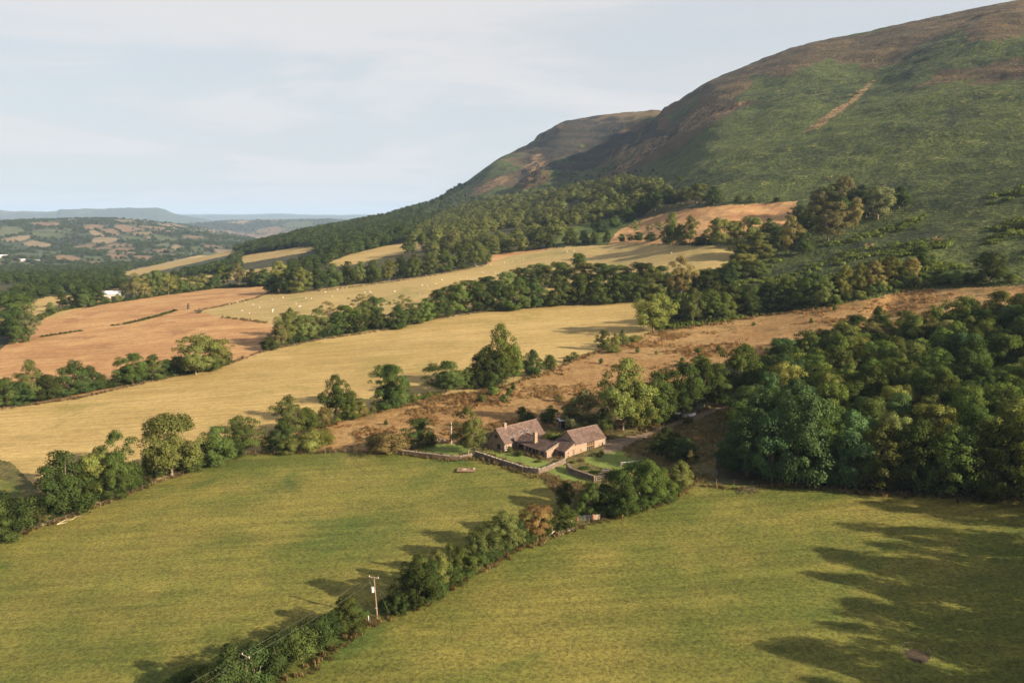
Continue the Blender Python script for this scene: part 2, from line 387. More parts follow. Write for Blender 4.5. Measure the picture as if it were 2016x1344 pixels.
# ---------------------------------------------------------------- the land, split into fields
GX = UC[:, None] * YR[None, :]
GY = np.broadcast_to(YR[None, :], (NU, NL)).copy()
GZ = CAMH + TS * YR[None, :]
def grid_normals():
    P = np.stack((GX, GY, GZ), -1)
    du = np.gradient(P, axis=0); dl = np.gradient(P, axis=1)
    n = np.cross(du, dl); n /= np.linalg.norm(n, axis=-1, keepdims=True)
    n[n[..., 2] < 0] *= -1
    return n
GN = grid_normals()
def inside(poly, px, py):
    poly = np.asarray(poly, float); res = np.zeros(px.shape, bool)
    bb = (px >= poly[:, 0].min()) & (px <= poly[:, 0].max()) & (py >= poly[:, 1].min()) & (py <= poly[:, 1].max())
    x, y = px[bb], py[bb]; r = np.zeros(x.shape, bool)
    j = len(poly) - 1
    for i in range(len(poly)):
        xi, yi = poly[i]; xj, yj = poly[j]
        if yi != yj:
            r ^= ((yi > y) != (yj > y)) & (x < (xj - xi) * (y - yi) / (yj - yi) + xi)
        j = i
    res[bb] = r
    return res
CXf = 0.25 * (GX[1:, 1:] + GX[:-1, 1:] + GX[1:, :-1] + GX[:-1, :-1])
CYf = 0.25 * (GY[1:, 1:] + GY[:-1, 1:] + GY[1:, :-1] + GY[:-1, :-1])
CZf = 0.25 * (GZ[1:, 1:] + GZ[:-1, 1:] + GZ[1:, :-1] + GZ[:-1, :-1])
FPXc, FPYc = proj(CXf, CYf, CZf)
JX = 1.5 * fbm(CXf, CYf, 6, 2); JY = 1.5 * fbm(CXf + 300, CYf, 6, 2)
# outlines of the pieces of land, nearest or smallest first: name, label, material, outline, least and greatest distance
LAND = [
    ('lawn', 'mown green lawn inside the dry stone wall before the farmhouse', 'lawn', ((952, 887), (993, 891), (1003, 890), (1030, 897), (1060, 903), (1085, 912), (1064, 925), (1050, 921), (1009, 907), (978, 897)), 0, 400),
    ('lawn', 'green garden lawn behind the low wall under the tall ash', 'lawn', ((801, 881), (834, 875), (860, 872), (900, 874), (930, 881), (928, 889), (884, 895), (838, 888)), 0, 400),
    ('lawn', 'bright green terrace lawn with the volleyball net beside the barn', 'lawn', ((1146, 907), (1154, 900), (1168, 896), (1190, 891), (1222, 888), (1234, 899), (1260, 907), (1262, 922), (1240, 931), (1222, 932), (1196, 925)), 0, 400),
    ('lawn', 'sloping lower lawn beneath the curved stone retaining wall', 'lawn', ((1070, 923), (1107, 914), (1118, 918), (1119, 928), (1170, 942), (1150, 952), (1107, 943)), 0, 400),
    ('track', 'pale gravel track leading up from the barn towards the wood', 'track', ((1186, 880), (1192, 868), (1217, 863), (1280, 850), (1320, 834), (1359, 820), (1394, 807), (1450, 791), (1500, 780), (1500, 786), (1452, 797), (1398, 814), (1362, 828), (1322, 841), (1282, 857), (1244, 873), (1211, 891), (1188, 893)), 0, 400),
    ('bank', 'rough grass bank between the barn, the track and the wood', 'bank', ((900, 873), (935, 850), (1010, 838), (1110, 838), (1190, 848), (1300, 828), (1500, 770), (1470, 800), (1430, 860), (1410, 900), (1410, 945), (1370, 952), (1300, 985), (1180, 1016), (1120, 1010), (1060, 930), (1000, 908), (930, 892)), 0, 400),
    ('bank', 'brown earth bank across the straw field at the left edge', 'bank', ((-80, 885), (22, 910), (50, 938), (88, 975), (66, 990), (30, 952), (-80, 918)), 0, 500),
    ('meadow', 'small green corner of grass below the earth bank, left edge', 'meadow', ((-200, 890), (-80, 918), (30, 952), (66, 990), (20, 1040), (-200, 1110)), 0, 500),
    ('meadow', 'large yellow-green meadow sloping down on the near right', 'meadow', ((430, 1450), (560, 1344), (630, 1300), (720, 1235), (790, 1205), (850, 1185), (930, 1130), (1010, 1085), (1100, 1050), (1160, 1030), (1230, 1012), (1300, 990), (1370, 950), (1440, 955), (1560, 955), (1700, 968), (1850, 975), (2016, 985), (3200, 1040), (3200, 9000), (-400, 9000)), 0, 400),
    ('meadow', 'yellow-green meadow on the near left below the farmhouse wall', 'meadow', ((-3000, 1500), (-600, 1230), (0, 1062), (130, 1020), (220, 985), (300, 952), (400, 918), (480, 893), (560, 889), (700, 889), (800, 892), (880, 905), (940, 897), (1000, 912), (1060, 930), (1120, 965), (1160, 1030), (1100, 1050), (1010, 1085), (930, 1130), (850, 1185), (790, 1205), (720, 1235), (630, 1300), (560, 1344), (430, 1450), (-400, 9000), (-3000, 9000)), 0, 400),
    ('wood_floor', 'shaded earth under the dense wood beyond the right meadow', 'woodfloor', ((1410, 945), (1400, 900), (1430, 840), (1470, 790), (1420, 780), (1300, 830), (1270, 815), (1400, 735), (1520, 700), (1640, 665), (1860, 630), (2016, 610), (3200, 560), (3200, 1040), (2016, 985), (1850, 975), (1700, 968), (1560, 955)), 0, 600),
    ('field', 'narrow tan field under the trees left of the reddish field', 'straw', ((-200, 640), (0, 608), (90, 585), (190, 577), (260, 560), (200, 595), (100, 625), (0, 640), (-200, 690)), 0, 1600),
    ('field', 'reddish-brown dry field on the left, crossed by a broken hedge', 'red', ((-900, 860), (0, 688), (60, 640), (110, 617), (200, 600), (330, 580), (430, 567), (545, 562), (560, 570), (440, 600), (385, 612), (440, 624), (530, 634), (540, 650), (515, 695), (460, 715), (300, 750), (150, 785), (0, 805), (-900, 1000)), 0, 1600),
    ('field', 'pale straw field dotted with grazing sheep in mid picture', 'sheepfield', ((383, 612), (440, 599), (545, 570), (700, 560), (830, 545), (960, 520), (1000, 505), (1100, 487), (1210, 481), (1300, 482), (1450, 484), (1445, 505), (1420, 530), (1340, 545), (1200, 560), (1000, 600), (860, 622), (760, 648), (640, 665), (540, 652), (528, 634), (440, 624)), 0, 1600),
    ('field', 'long pale straw field rising from the left edge to the lone tree', 'straw', ((-900, 1090), (0, 805), (150, 783), (300, 748), (455, 712), (515, 690), (640, 665), (760, 648), (860, 625), (960, 611), (1080, 600), (1200, 594), (1275, 588), (1310, 600), (1290, 652), (1230, 672), (1150, 700), (1080, 730), (1000, 758), (900, 775), (830, 780), (760, 806), (700, 815), (660, 830), (600, 850), (540, 888), (480, 893), (400, 918), (300, 952), (220, 985), (130, 1020), (0, 1062), (-900, 1330)), 0, 1600),
    ('field', 'small tan field on the slope under the bracken hillside', 'red', ((1196, 482), (1215, 455), (1260, 432), (1350, 412), (1430, 404), (1510, 400), (1570, 396), (1560, 420), (1540, 445), (1440, 470), (1330, 480)), 0, 1600),
    ('field', 'thin tan field behind the tree belt, upper centre left', 'straw', ((640, 520), (690, 500), (760, 484), (860, 470), (840, 492), (760, 505), (680, 525)), 0, 2200),
    ('field', 'thin pale field between two tree lines left of centre', 'straw', ((470, 505), (520, 496), (585, 487), (640, 485), (600, 497), (540, 508), (480, 518)), 0, 2500),
    ('field', 'narrow tan field above the white roofed barn', 'straw', ((318, 552), (400, 542), (460, 535), (560, 522), (580, 528), (500, 545), (420, 556), (330, 562)), 0, 2500),
    ('field', 'distant tan strip of field at the wood edge on the left', 'straw', ((235, 537), (300, 523), (380, 505), (460, 490), (450, 502), (380, 518), (300, 536), (260, 544)), 0, 2500),
    ('field', 'patch of red earth at the corner of the sheep field', 'red', ((958, 520), (970, 500), (1050, 492), (1090, 488), (1000, 508)), 0, 2500),
    ('rough_pasture', 'tawny orange rough pasture rising behind the farmhouse', 'rough', ((540, 889), (600, 850), (660, 830), (700, 815), (760, 806), (830, 780), (900, 775), (1000, 758), (1080, 730), (1150, 700), (1230, 672), (1290, 652), (1380, 640), (1500, 620), (1640, 603), (1700, 590), (1790, 572), (1900, 566), (2016, 562), (3200, 540), (3200, 560), (2016, 612), (1860, 632), (1640, 668), (1520, 705), (1400, 740), (1270, 820), (1190, 848), (1110, 838), (1010, 838), (935, 850), (900, 873), (800, 892), (700, 889)), 0, 700),
    ('bracken', 'green bracken ground between the tree belts on the right', 'bracken', ((1090, 480), (1110, 450), (1220, 425), (1260, 432), (1196, 482)), 0, 1600),
]
MIDY = 2600.0
land_id = np.full(CXf.shape, -1)
for i, (_n, _l, _m, poly, y0, y1) in enumerate(LAND):
    sel = inside(poly, FPXc + JX, FPYc + JY) & (CYf > y0) & (CYf < y1) & (land_id < 0)
    land_id[sel] = i
NLAND = len(LAND)
LAND.append(('hillside', 'steep green and brown hillside filling the right of the picture', 'hill', None, 0, 0))
LAND.append(('wooded_flank', 'wooded lower flank of the hill below the bracken', 'scrub', None, 0, 0))
LAND.append(('far_valley', 'far patchwork valley and blue ridges on the horizon', 'valley', None, 0, 0))
rest = land_id < 0
SKYPX = np.array([s[0] for s in SKY]); 
hillzone = (FPXc > 600) & (CYf > 330) & (CXf / CYf > -0.2)
flank = inside(((480, 520), (560, 480), (700, 435), (760, 425), (880, 402), (900, 440), (1000, 420), (1120, 395), (1280, 370), (1420, 395), (1420, 415), (1260, 440), (1200, 470), (1100, 490), (960, 530), (830, 560), (545, 590)), FPXc, FPYc) & (CYf < 1700)
farz = (CYf > 1300) & ~(hillzone & (CXf / CYf > -0.14) & (CYf < 7000))
nearleft = (CYf <= 1300) & (CXf / CYf < -0.2)
land_id[rest & hillzone] = NLAND
land_id[rest & (flank | nearleft | ((CYf < 330) & (land_id < 0)))] = NLAND + 1
land_id[rest & farz & ~(flank & (CYf < 1700))] = NLAND + 2
land_id[land_id < 0] = NLAND
# hill cover, per vertex
VPX, VPY = proj(GX, GY, GZ)
jx = 60 * fbm(GX, GY, 150, 5, 0.6); jy = 60 * fbm(GX + 900, GY, 150, 5, 0.6)
def cover(polys, soft=1.0):
    m = np.zeros(GX.shape)
    for p in polys: m[inside(p, VPX + jx * soft, VPY + jy * soft)] = 1
    for _ in range(2):
        m[1:-1, 1:-1] = (m[1:-1, 1:-1] * 2 + m[:-2, 1:-1] + m[2:, 1:-1] + m[1:-1, :-2] + m[1:-1, 2:]) / 6
    return m
HEATH = cover([((1180, 345), (1210, 300), (1250, 240), (1300, 200), (1400, 140), (1500, 90), (1600, 60), (1750, 30), (2016, -30), (2700, -200), (2700, -20), (2016, 70), (1900, 50), (1800, 110), (1700, 150), (1640, 120), (1560, 150), (1480, 140), (1440, 190), (1490, 212), (1420, 240), (1330, 280), (1250, 325)),
               ((905, 400), (960, 330), (1010, 300), (1060, 265), (1110, 232), (1300, 205), (1300, 240), (1150, 262), (1080, 300), (1100, 345), (1060, 370), (990, 375), (940, 400)),
               ((1780, 180), (1860, 130), (2016, 120), (2016, 140), (1850, 170))])
HEATH = np.where((GY > 2300) & (GX > 0), 1.0, HEATH)
SCREE = cover([((1010, 330), (1040, 300), (1090, 320), (1080, 345), (1040, 352)), ((1045, 290), (1100, 250), (1180, 240), (1300, 232), (1270, 262), (1220, 300), (1190, 325), (1120, 328), (1070, 318)), ((1210, 268), (1300, 240), (1345, 235), (1280, 280), (1215, 310))])
BARE = cover([((1573, 267), (1600, 243), (1625, 228), (1642, 212), (1668, 200), (1692, 180), (1722, 157), (1715, 170), (1690, 194), (1672, 206), (1655, 222), (1642, 229), (1618, 248), (1600, 256)), ((1840, 462), (1862, 470), (1845, 482), (1832, 478)), ((1700, 478), (1725, 480), (1705, 490)), ((1735, 545), (1790, 538), (1770, 548))], 0.12)
BARE = np.maximum(BARE, 0.60 * cover([((905, 402), (930, 372), (975, 343), (1005, 338), (990, 364), (950, 388)), ((1030, 322), (1050, 300), (1092, 325), (1078, 342), (1045, 348)), ((1205, 318), (1250, 288), (1300, 262), (1330, 262), (1270, 305), (1225, 332)), ((1330, 230), (1400, 190), (1470, 205), (1400, 240), (1340, 262))], 0.35))
# far fields: random parcels
_r2 = np.random.RandomState(11)
NP = 900
PU, PL = 0.031, 0.075
seedu = _r2.uniform(-0.8, 0.12, NP); seedL = _r2.uniform(math.log(1350), math.log(14500), NP)
def parcels(x, y):
    """nearest parcel and how far the second nearest lies behind it (edge measure)"""
    L = np.log(y); wob = 0.012 * vnoise(x / 130.0, y / 260.0)
    a, b = (x / y + wob + 0.06 * L) / PU, L / PL
    sa, sb = (seedu + 0.06 * seedL) / PU, seedL / PL
    d = np.hypot(a[:, None] - sa[None, :], b[:, None] - sb[None, :])
    k = np.argpartition(d, 2, axis=1)[:, :2]
    dd = np.take_along_axis(d, k, axis=1); o = np.argsort(dd, axis=1)
    k = np.take_along_axis(k, o, axis=1); dd = np.take_along_axis(dd, o, axis=1)
    return k[:, 0], dd[:, 1] - dd[:, 0]
PCOL = np.array([(0.131, 0.085, 0.048), (0.112, 0.078, 0.042), (0.069, 0.076, 0.032), (0.053, 0.065, 0.023), (0.153, 0.115, 0.065), (0.014, 0.019, 0.008), (0.016, 0.019, 0.008)])
PKIND = _r2.choice(7, NP, p=[0.17, 0.16, 0.15, 0.13, 0.08, 0.16, 0.15])
def woody(x, y):
    return fbm(x, y, 900, 3)
FARMASK = np.zeros(GX.shape, bool)
jsel = YR > 1250
fx, fy = GX[:, jsel].ravel(), GY[:, jsel].ravel()
FCOL = np.zeros((NU, NL, 3)); FCOL[:] = (0.04, 0.05, 0.02)
msk = (fx / fy < 0.0) & (fx / fy > -0.75) & (fy < 15500)
cols = np.tile(np.array((0.036, 0.046, 0.022)), (len(fx), 1))
ids = np.nonzero(msk)[0]
for c0 in range(0, len(ids), 20000):
    q = ids[c0:c0 + 20000]
    k, e = parcels(fx[q], fy[q])
    c = PCOL[PKIND[k]].copy()
    c[e < 0.16] = (0.030, 0.038, 0.018)
    wd = woody(fx[q], fy[q])
    c[(wd > 0.20)] = (0.032, 0.041, 0.019)
    up = (fy[q] > 9500)
    c[up] = np.where((wd[up] > -0.12)[:, None], np.array((0.034, 0.044, 0.024)), np.array((0.070, 0.068, 0.042)))
    cols[q] = c
FCOL[:, jsel] = cols.reshape(NU, int(jsel.sum()), 3)

def tagged(o, label=None, cat=None, group=None, kind=None):
    if label: o['label'] = label
    if cat: o['category'] = cat
    if group: o['group'] = group
    if kind: o['kind'] = kind
    return o
vid = np.arange(NU * NL).reshape(NU, NL)
quads = np.stack((vid[:-1, :-1], vid[1:, :-1], vid[1:, 1:], vid[:-1, 1:]), -1)
VV = np.stack((GX, GY, GZ), -1).reshape(-1, 3); VN = GN.reshape(-1, 3)
CATS = {'path': 'path', 'lawn': 'lawn', 'track': 'track', 'bank': 'bank', 'meadow': 'meadow', 'wood_floor': 'ground', 'field': 'field', 'rough_pasture': 'pasture', 'bracken': 'bracken', 'hillside': 'hillside', 'wooded_flank': 'hillside', 'far_valley': 'valley'}
for i, (name, label, mat, poly, _a, _b) in enumerate(LAND):
    q = quads[land_id == i]
    if len(q) == 0: continue
    used, inv = np.unique(q.ravel(), return_inverse=True)
    me = bpy.data.meshes.new(name)
    me.vertices.add(len(used)); me.vertices.foreach_set('co', VV[used].astype(np.float32).ravel())
    me.loops.add(len(inv)); me.loops.foreach_set('vertex_index', inv.astype(np.int32))
    me.polygons.add(len(q)); me.polygons.foreach_set('loop_start', np.arange(0, len(inv), 4, dtype=np.int32))
    me.polygons.foreach_set('use_smooth', np.ones(len(q), bool))
    me.update(calc_edges=True)
    me.normals_split_custom_set_from_vertices(VN[used].astype(np.float32))
    if mat == 'hill':
        for an, arr in (('heath', HEATH), ('bare', BARE), ('scree', SCREE)):
            at_ = me.attributes.new(an, 'FLOAT', 'POINT'); at_.data.foreach_set('value', arr.ravel()[used].astype(np.float32))
    if mat == 'valley':
        at_ = me.attributes.new('field_colour', 'FLOAT_COLOR', 'POINT')
        at_.data.foreach_set('color', np.concatenate((FCOL.reshape(-1, 3)[used], np.ones((len(used), 1))), 1).astype(np.float32).ravel())
    me.materials.append(M[mat])
    o = bpy.data.objects.new(name, me); COL.objects.link(o)
    tagged(o, label, CATS[name], None, 'structure')
# the land goes on behind the camera
bm = bmesh.new()
rows = []
for yy in (30.0, 10, -40, -150, -500, -2000, -9000):
    row = []
    for k in range(25):
        uu = -1.5 + 3.0 * k / 24
        if yy == 30.0: x, z = uu * 30, CAMH + float(ground_s(uu, math.log(30.0))) * 30 - 0.02
        else:
            x = uu * (30 + (30 - yy) * 3); z = plane0(max(-400, min(160, x)), max(-400, yy)) * (1 if yy > -600 else 0.9)
        row.append(bm.verts.new((x, yy, z)))
    rows.append(row)
for a, b in zip(rows[:-1], rows[1:]):
    for k in range(24): bm.faces.new((a[k], b[k], b[k + 1], a[k + 1]))
me = bpy.data.meshes.new('ground'); bm.to_mesh(me); bm.free()
me.materials.append(M['meadow'])
o = bpy.data.objects.new('ground', me); COL.objects.link(o)
tagged(o, 'grassland running on below and behind the viewpoint', 'ground', None, 'structure')
# ---------------------------------------------------------------- trees: prototypes
def leaf_mat():
    m = bpy.data.materials.new('leaves'); m.use_nodes = True
    nt = m.node_tree; nt.nodes.clear()
    out = nd(nt, 'ShaderNodeOutputMaterial')
    oi = nd(nt, 'ShaderNodeObjectInfo')
    var = nd(nt, 'ShaderNodeAttribute', attribute_name='leaf').outputs['Fac']
    pos = nd(nt, 'ShaderNodeNewGeometry').outputs['Position']
    n = nnoise(nt, pos, 0.35, 2, 0.5)
    hs = nd(nt, 'ShaderNodeHueSaturation')
    nt.links.new(oi.outputs['Color'], hs.inputs['Color'])
    nt.links.new(nrange(nt, n, 0.3, 0.7, 0.485, 0.515), hs.inputs['Hue'])
    v = nmath(nt, 'MULTIPLY', nmath(nt, 'ADD', nmath(nt, 'MULTIPLY', var, 0.7), 0.65), nrange(nt, n, 0.3, 0.7, 0.8, 1.2))
    rnd = oi.outputs['Random']
    v = nmath(nt, 'MULTIPLY', v, nmath(nt, 'ADD', nmath(nt, 'MULTIPLY', rnd, 0.7), 0.68))
    nt.links.new(v, hs.inputs['Value'])
    nt.links.new(nmath(nt, 'ADD', nmath(nt, 'MULTIPLY', nmath(nt, 'FRACT', nmath(nt, 'MULTIPLY', rnd, 7.31)), 0.026), nrange(nt, n, 0.3, 0.7, 0.482, 0.500)), hs.inputs['Hue'])
    dif = nd(nt, 'ShaderNodeBsdfDiffuse'); tr = nd(nt, 'ShaderNodeBsdfTranslucent'); mx = nd(nt, 'ShaderNodeMixShader')
    nt.links.new(hs.outputs[0], dif.inputs['Color'])
    warm = nmix(nt, 1.0, hs.outputs[0], (1.15, 1.1, 0.5), 'MULTIPLY'); nt.links.new(warm, tr.inputs['Color'])
    mx.inputs['Fac'].default_value = 0.30
    nt.links.new(dif.outputs[0], mx.inputs[1]); nt.links.new(tr.outputs[0], mx.inputs[2])
    nt.links.new(mx.outputs[0], out.inputs['Surface'])
    return m
M['leaf'] = leaf_mat()
def bark_mat():
    m, nt, b = new_mat('bark')
    pos = nd(nt, 'ShaderNodeNewGeometry').outputs['Position']
    n = nnoise(nt, pos, 3.0, 4, 0.6, (1, 1, 0.3))
    nt.links.new(nmix(nt, nrange(nt, n, 0.35, 0.65), (0.095, 0.070, 0.048), (0.210, 0.165, 0.120)), b.inputs['Base Color'])
    nbump(nt, b, n, 0.6, 0.1)
    return m
M['bark'] = bark_mat()

def mesh_np(name, verts, faces, mat, smooth=False, normals=None, leaf=None):
    """faces: (n, k) index array"""
    me = bpy.data.meshes.new(name)
    v = np.asarray(verts, np.float32); f = np.asarray(faces, np.int32); k = f.shape[1]
    me.vertices.add(len(v)); me.vertices.foreach_set('co', v.ravel())
    me.loops.add(f.size); me.loops.foreach_set('vertex_index', f.ravel())
    me.polygons.add(len(f)); me.polygons.foreach_set('loop_start', np.arange(0, f.size, k, dtype=np.int32))
    if smooth: me.polygons.foreach_set('use_smooth', np.ones(len(f), bool))
    me.update(calc_edges=True)
    if normals is not None: me.normals_split_custom_set_from_vertices(np.asarray(normals, np.float32))
    if leaf is not None:
        a = me.attributes.new('leaf', 'FLOAT', 'POINT'); a.data.foreach_set('value', np.asarray(leaf, np.float32))
    if mat: me.materials.append(mat)
    return me
def unit(a):
    return a / np.maximum(np.linalg.norm(a, axis=-1, keepdims=True), 1e-9)
def crown_mesh(name, seed, prof, hb, nclump, rc, nleaf, lsize, flat=0.8, inner=0.25, shell=(0.62, 1.0), droop=0.0, lop=0.12):
    """crown 1 high and about 1 wide; prof(t) radius at relative height t (0 crown base .. 1 top), hb height of the crown base"""
    r = np.random.RandomState(seed)
    t = r.uniform(0, 1, nclump * 6)
    w = np.array([prof(a) for a in t]); keep = r.uniform(0, w.max(), len(t)) < w
    t = t[keep][:nclump]; nc = len(t)
    ang = np.arange(nc) * 2.39996 + r.uniform(-0.5, 0.5, nc)
    rad = np.array([prof(a) for a in t]) * np.where(r.rand(nc) < inner, r.uniform(0.1, 0.6, nc), r.uniform(*shell, nc))
    lobe = 1 + lop * np.sin(ang * 2 + seed) + lop * np.sin(ang * 3 + 2.1 * seed) + lop * 0.8 * np.sin(ang + t * 5 + seed)
    rad = np.maximum(rad * lobe - rc * 0.45, 0)
    C = np.column_stack((np.cos(ang) * rad, np.sin(ang) * rad, hb + (1 - hb) * (0.06 + 0.90 * t) - droop * rad))
    R = rc * r.uniform(0.6, 1.35, nc)
    V, N, LF = [], [], []
    mid = np.array((0, 0, hb + (1 - hb) * 0.42))
    for k in range(nc):
        n = int(nleaf * (R[k] / rc) ** 2 * r.uniform(0.8, 1.2))
        d = unit(r.normal(size=(n, 3))); d[:, 2] = np.where(d[:, 2] < -0.35, -d[:, 2], d[:, 2])
        p = C[k] + d * np.array((1, 1, flat)) * R[k] * r.uniform(0.55, 1.12, (n, 1))
        sn = unit(d * 0.9 + unit(C[k] - mid) * 0.55 + r.normal(size=(n, 3)) * 0.22)
        gn = unit(sn + r.normal(size=(n, 3)) * 0.55)
        a = unit(np.cross(gn, r.normal(size=(n, 3)))); b = np.cross(gn, a)
        s = lsize * r.uniform(0.55, 1.3, (n, 1))
        q = np.stack((p - a * s, p - b * s * 0.62, p + a * s, p + b * s * 0.62), 1)
        V.append(q.reshape(-1, 3)); N.append(np.repeat(sn, 4, 0))
        lv = np.clip(0.5 + r.normal(size=n) * 0.16 + 0.12 * r.normal(), 0, 1)
        LF.append(np.repeat(lv, 4))
    V = np.concatenate(V); N = np.concatenate(N); LF = np.concatenate(LF)
    nq = len(V) // 4
    F = np.arange(nq * 4).reshape(nq, 4)
    # make every face point the way its normal points
    fn = np.cross(V[1::4] - V[0::4], V[2::4] - V[0::4]); flip = (fn * N[0::4]).sum(1) < 0
    F[flip] = F[flip][:, ::-1]
    return mesh_np(name, V, F, M['leaf'], False, N, LF), C
def tube(V, F, pts, rads, sides=6):
    base = len(V)
    pts = [np.array(p, float) for p in pts]
    for i, (p, r_) in enumerate(zip(pts, rads)):
        d = pts[min(i + 1, len(pts) - 1)] - pts[max(i - 1, 0)]
        d = d / (np.linalg.norm(d) + 1e-9)
        a = np.cross(d, (0.3, 1, 0.2)); a /= np.linalg.norm(a); b = np.cross(d, a)
        for k in range(sides):
            t = 2 * math.pi * k / sides
            V.append(p + (a * math.cos(t) + b * math.sin(t)) * r_)
    for i in range(len(pts) - 1):
        for k in range(sides):
            F.append((base + i * sides + k, base + i * sides + (k + 1) % sides, base + (i + 1) * sides + (k + 1) % sides, base + (i + 1) * sides + k))
def trunk_mesh(name, seed, C, hb, r0=0.028, nlimb=7, multi=1):
    r = random.Random(seed); V, F = [], []
    for s in range(multi):
        ox, oy = (r.uniform(-0.05, 0.05), r.uniform(-0.05, 0.05)) if multi > 1 else (0, 0)
        top = (ox * 3 + r.uniform(-0.04, 0.04), oy * 3 + r.uniform(-0.04, 0.04), hb + (1 - hb) * 0.45)
        tube(V, F, [(ox, oy, -0.06), (ox, oy, 0.02), (ox * 1.5 + r.uniform(-.012, .012), oy * 1.5, hb * 0.7 + 0.03), top], [r0 * 1.45, r0, r0 * 0.8, r0 * 0.35], 7)
    idx = list(range(len(C))); r.shuffle(idx)
    for k in idx[:nlimb]:
        c = C[k]; st = np.array((0, 0, hb * 0.75 + r.uniform(0, 0.18)))
        m = st * 0.45 + c * 0.55 + np.array((r.uniform(-.02, .02), r.uniform(-.02, .02), -0.03))
        tube(V, F, [st, m, c], [r0 * 0.5, r0 * 0.32, r0 * 0.1], 5)
    return mesh_np(name, V, F, M['bark'], True)
def P_round(t): return 0.5 * max(0.0, 1 - abs(2 * t - 0.86) ** 2.3 / 1.42) ** 0.55
def P_tall(t): return 0.5 * (max(0.0, math.sin(math.pi * min(1, (t * 0.93 + 0.05)))) ** 0.6) * (1.05 - 0.35 * t)
def P_dense(t): return 0.5 * (1 - max(0.0, t) ** 2.4) ** 0.55 * (0.82 + 0.18 * min(1, t * 5))
def P_cone(t): return 0.5 * (1 - t) ** 0.75 * (0.7 + 0.3 * min(1, t * 6))
def P_spread(t): return 0.5 * max(0.02, 1 - abs(2 * t - 1.1) ** 2 / 1.25) ** 0.5
PROTO = {}
def proto(code, *meshes): PROTO[code] = meshes
def build(code, n, prof, hb, nclump, rc, nleaf, lsize, r0, multi=1, nlimb=7, **kw):
    out = []
    for k in range(n):
        sd = sum(ord(c) for c in code) * 13 + k * 7
        cm, C = crown_mesh('crown', sd, prof, hb, nclump, rc, nleaf, lsize, **kw)
        out.append((cm, trunk_mesh('trunk', sd, C, hb, r0, nlimb, multi)))
    PROTO[code] = out
build('O', 4, P_round, 0.10, 92, 0.115, 190, 0.0150, 0.026, inner=0.3, lop=0.13)                    # round-headed broadleaf
build('A', 3, P_tall, 0.07, 84, 0.10, 170, 0.0135, 0.022, inner=0.25, lop=0.16)          # tall airy ash
build('S', 4, P_dense, 0.01, 92, 0.112, 185, 0.0150, 0.024, lop=0.13)                     # dense, leafy to the ground
build('H', 2, P_spread, 0.20, 34, 0.10, 120, 0.0155, 0.026, inner=0.35, lop=0.25)         # thin spreading hawthorn
build('P', 2, P_cone, 0.05, 50, 0.085, 60, 0.017, 0.02, lop=0.1)                        # narrow cone
build('B', 4, P_dense, 0.0, 54, 0.15, 120, 0.022, 0.02, multi=3, nlimb=5, lop=0.22)      # bush
build('W', 4, P_round, 0.06, 44, 0.14, 70, 0.029, 0.026, nlimb=2, lop=0.18)             # light model for trees far off
TINT = {'d': (0.047, 0.064, 0.018), 'g': (0.073, 0.099, 0.024), 'o': (0.097, 0.106, 0.032), 'y': (0.118, 0.126, 0.033), 'b': (0.132, 0.111, 0.045),
        't': (0.052, 0.087, 0.035), 'r': (0.195, 0.136, 0.054), 'k': (0.034, 0.048, 0.015), 's': (0.113, 0.111, 0.047)}
TWORD = {'d': 'dark green', 'g': 'mid green', 'o': 'olive green', 'y': 'yellow-green', 'b': 'brown-tinged', 't': 'blue-green', 'r': 'russet', 'k': 'deep green', 's': 'grey-green'}
SWORD = {'O': 'round-headed tree', 'A': 'airy tree', 'S': 'dense tree', 'H': 'thin tree', 'P': 'pointed tree', 'B': 'bush', 'W': 'tree'}
SNAME = {'O': 'broadleaf_tree', 'A': 'ash_tree', 'S': 'hedgerow_tree', 'H': 'hawthorn_tree', 'P': 'conifer_tree', 'B': 'bush', 'W': 'broadleaf_tree'}
SCAT = {'O': 'tree', 'A': 'tree', 'S': 'tree', 'H': 'tree', 'P': 'tree', 'B': 'bush', 'W': 'tree'}
ORD = ['first', 'second', 'third', 'fourth', 'fifth', 'sixth', 'seventh', 'eighth', 'ninth', 'tenth', 'eleventh', 'twelfth', 'thirteenth', 'fourteenth', 'fifteenth', 'sixteenth', 'seventeenth', 'eighteenth', 'nineteenth', 'twentieth',
       'twenty-first', 'twenty-second', 'twenty-third', 'twenty-fourth', 'twenty-fifth', 'twenty-sixth', 'twenty-seventh', 'twenty-eighth', 'twenty-ninth', 'thirtieth']
RT = random.Random(5)
TREES = []
def tree(pos, h, w, code, tint, label, group):
    """a tree of height h and crown width w metres standing at pos"""
    cm, tm = RT.choice(PROTO[code])
    root = bpy.data.objects.new(SNAME[code], None); COL.objects.link(root)
    root.empty_display_size = 0.5
    root.location = (pos[0], pos[1], pos[2] - 0.02 * h)
    root.rotation_euler = (0, 0, RT.uniform(0, 6.283))
    root.scale = (w * 1.0, w * RT.uniform(0.92, 1.08), h)
    c = TINT[tint]; f = RT.uniform(0.85, 1.18); q = RT.uniform(0.92, 1.1)
    cr = bpy.data.objects.new('crown', cm); COL.objects.link(cr); cr.parent = root
    cr.color = (c[0] * f * q, c[1] * f, c[2] * f / q, 1)
    if tm is not None:
        tk = bpy.data.objects.new('trunk', tm); COL.objects.link(tk); tk.parent = root
    tagged(root, label, SCAT[code], group)
    TREES.append((root, pos, h, w))
    return root
def px_metres(p, hpx):
    d = math.hypot(p.x, p.y, p.z - CAMH)
    return hpx * d / FPX
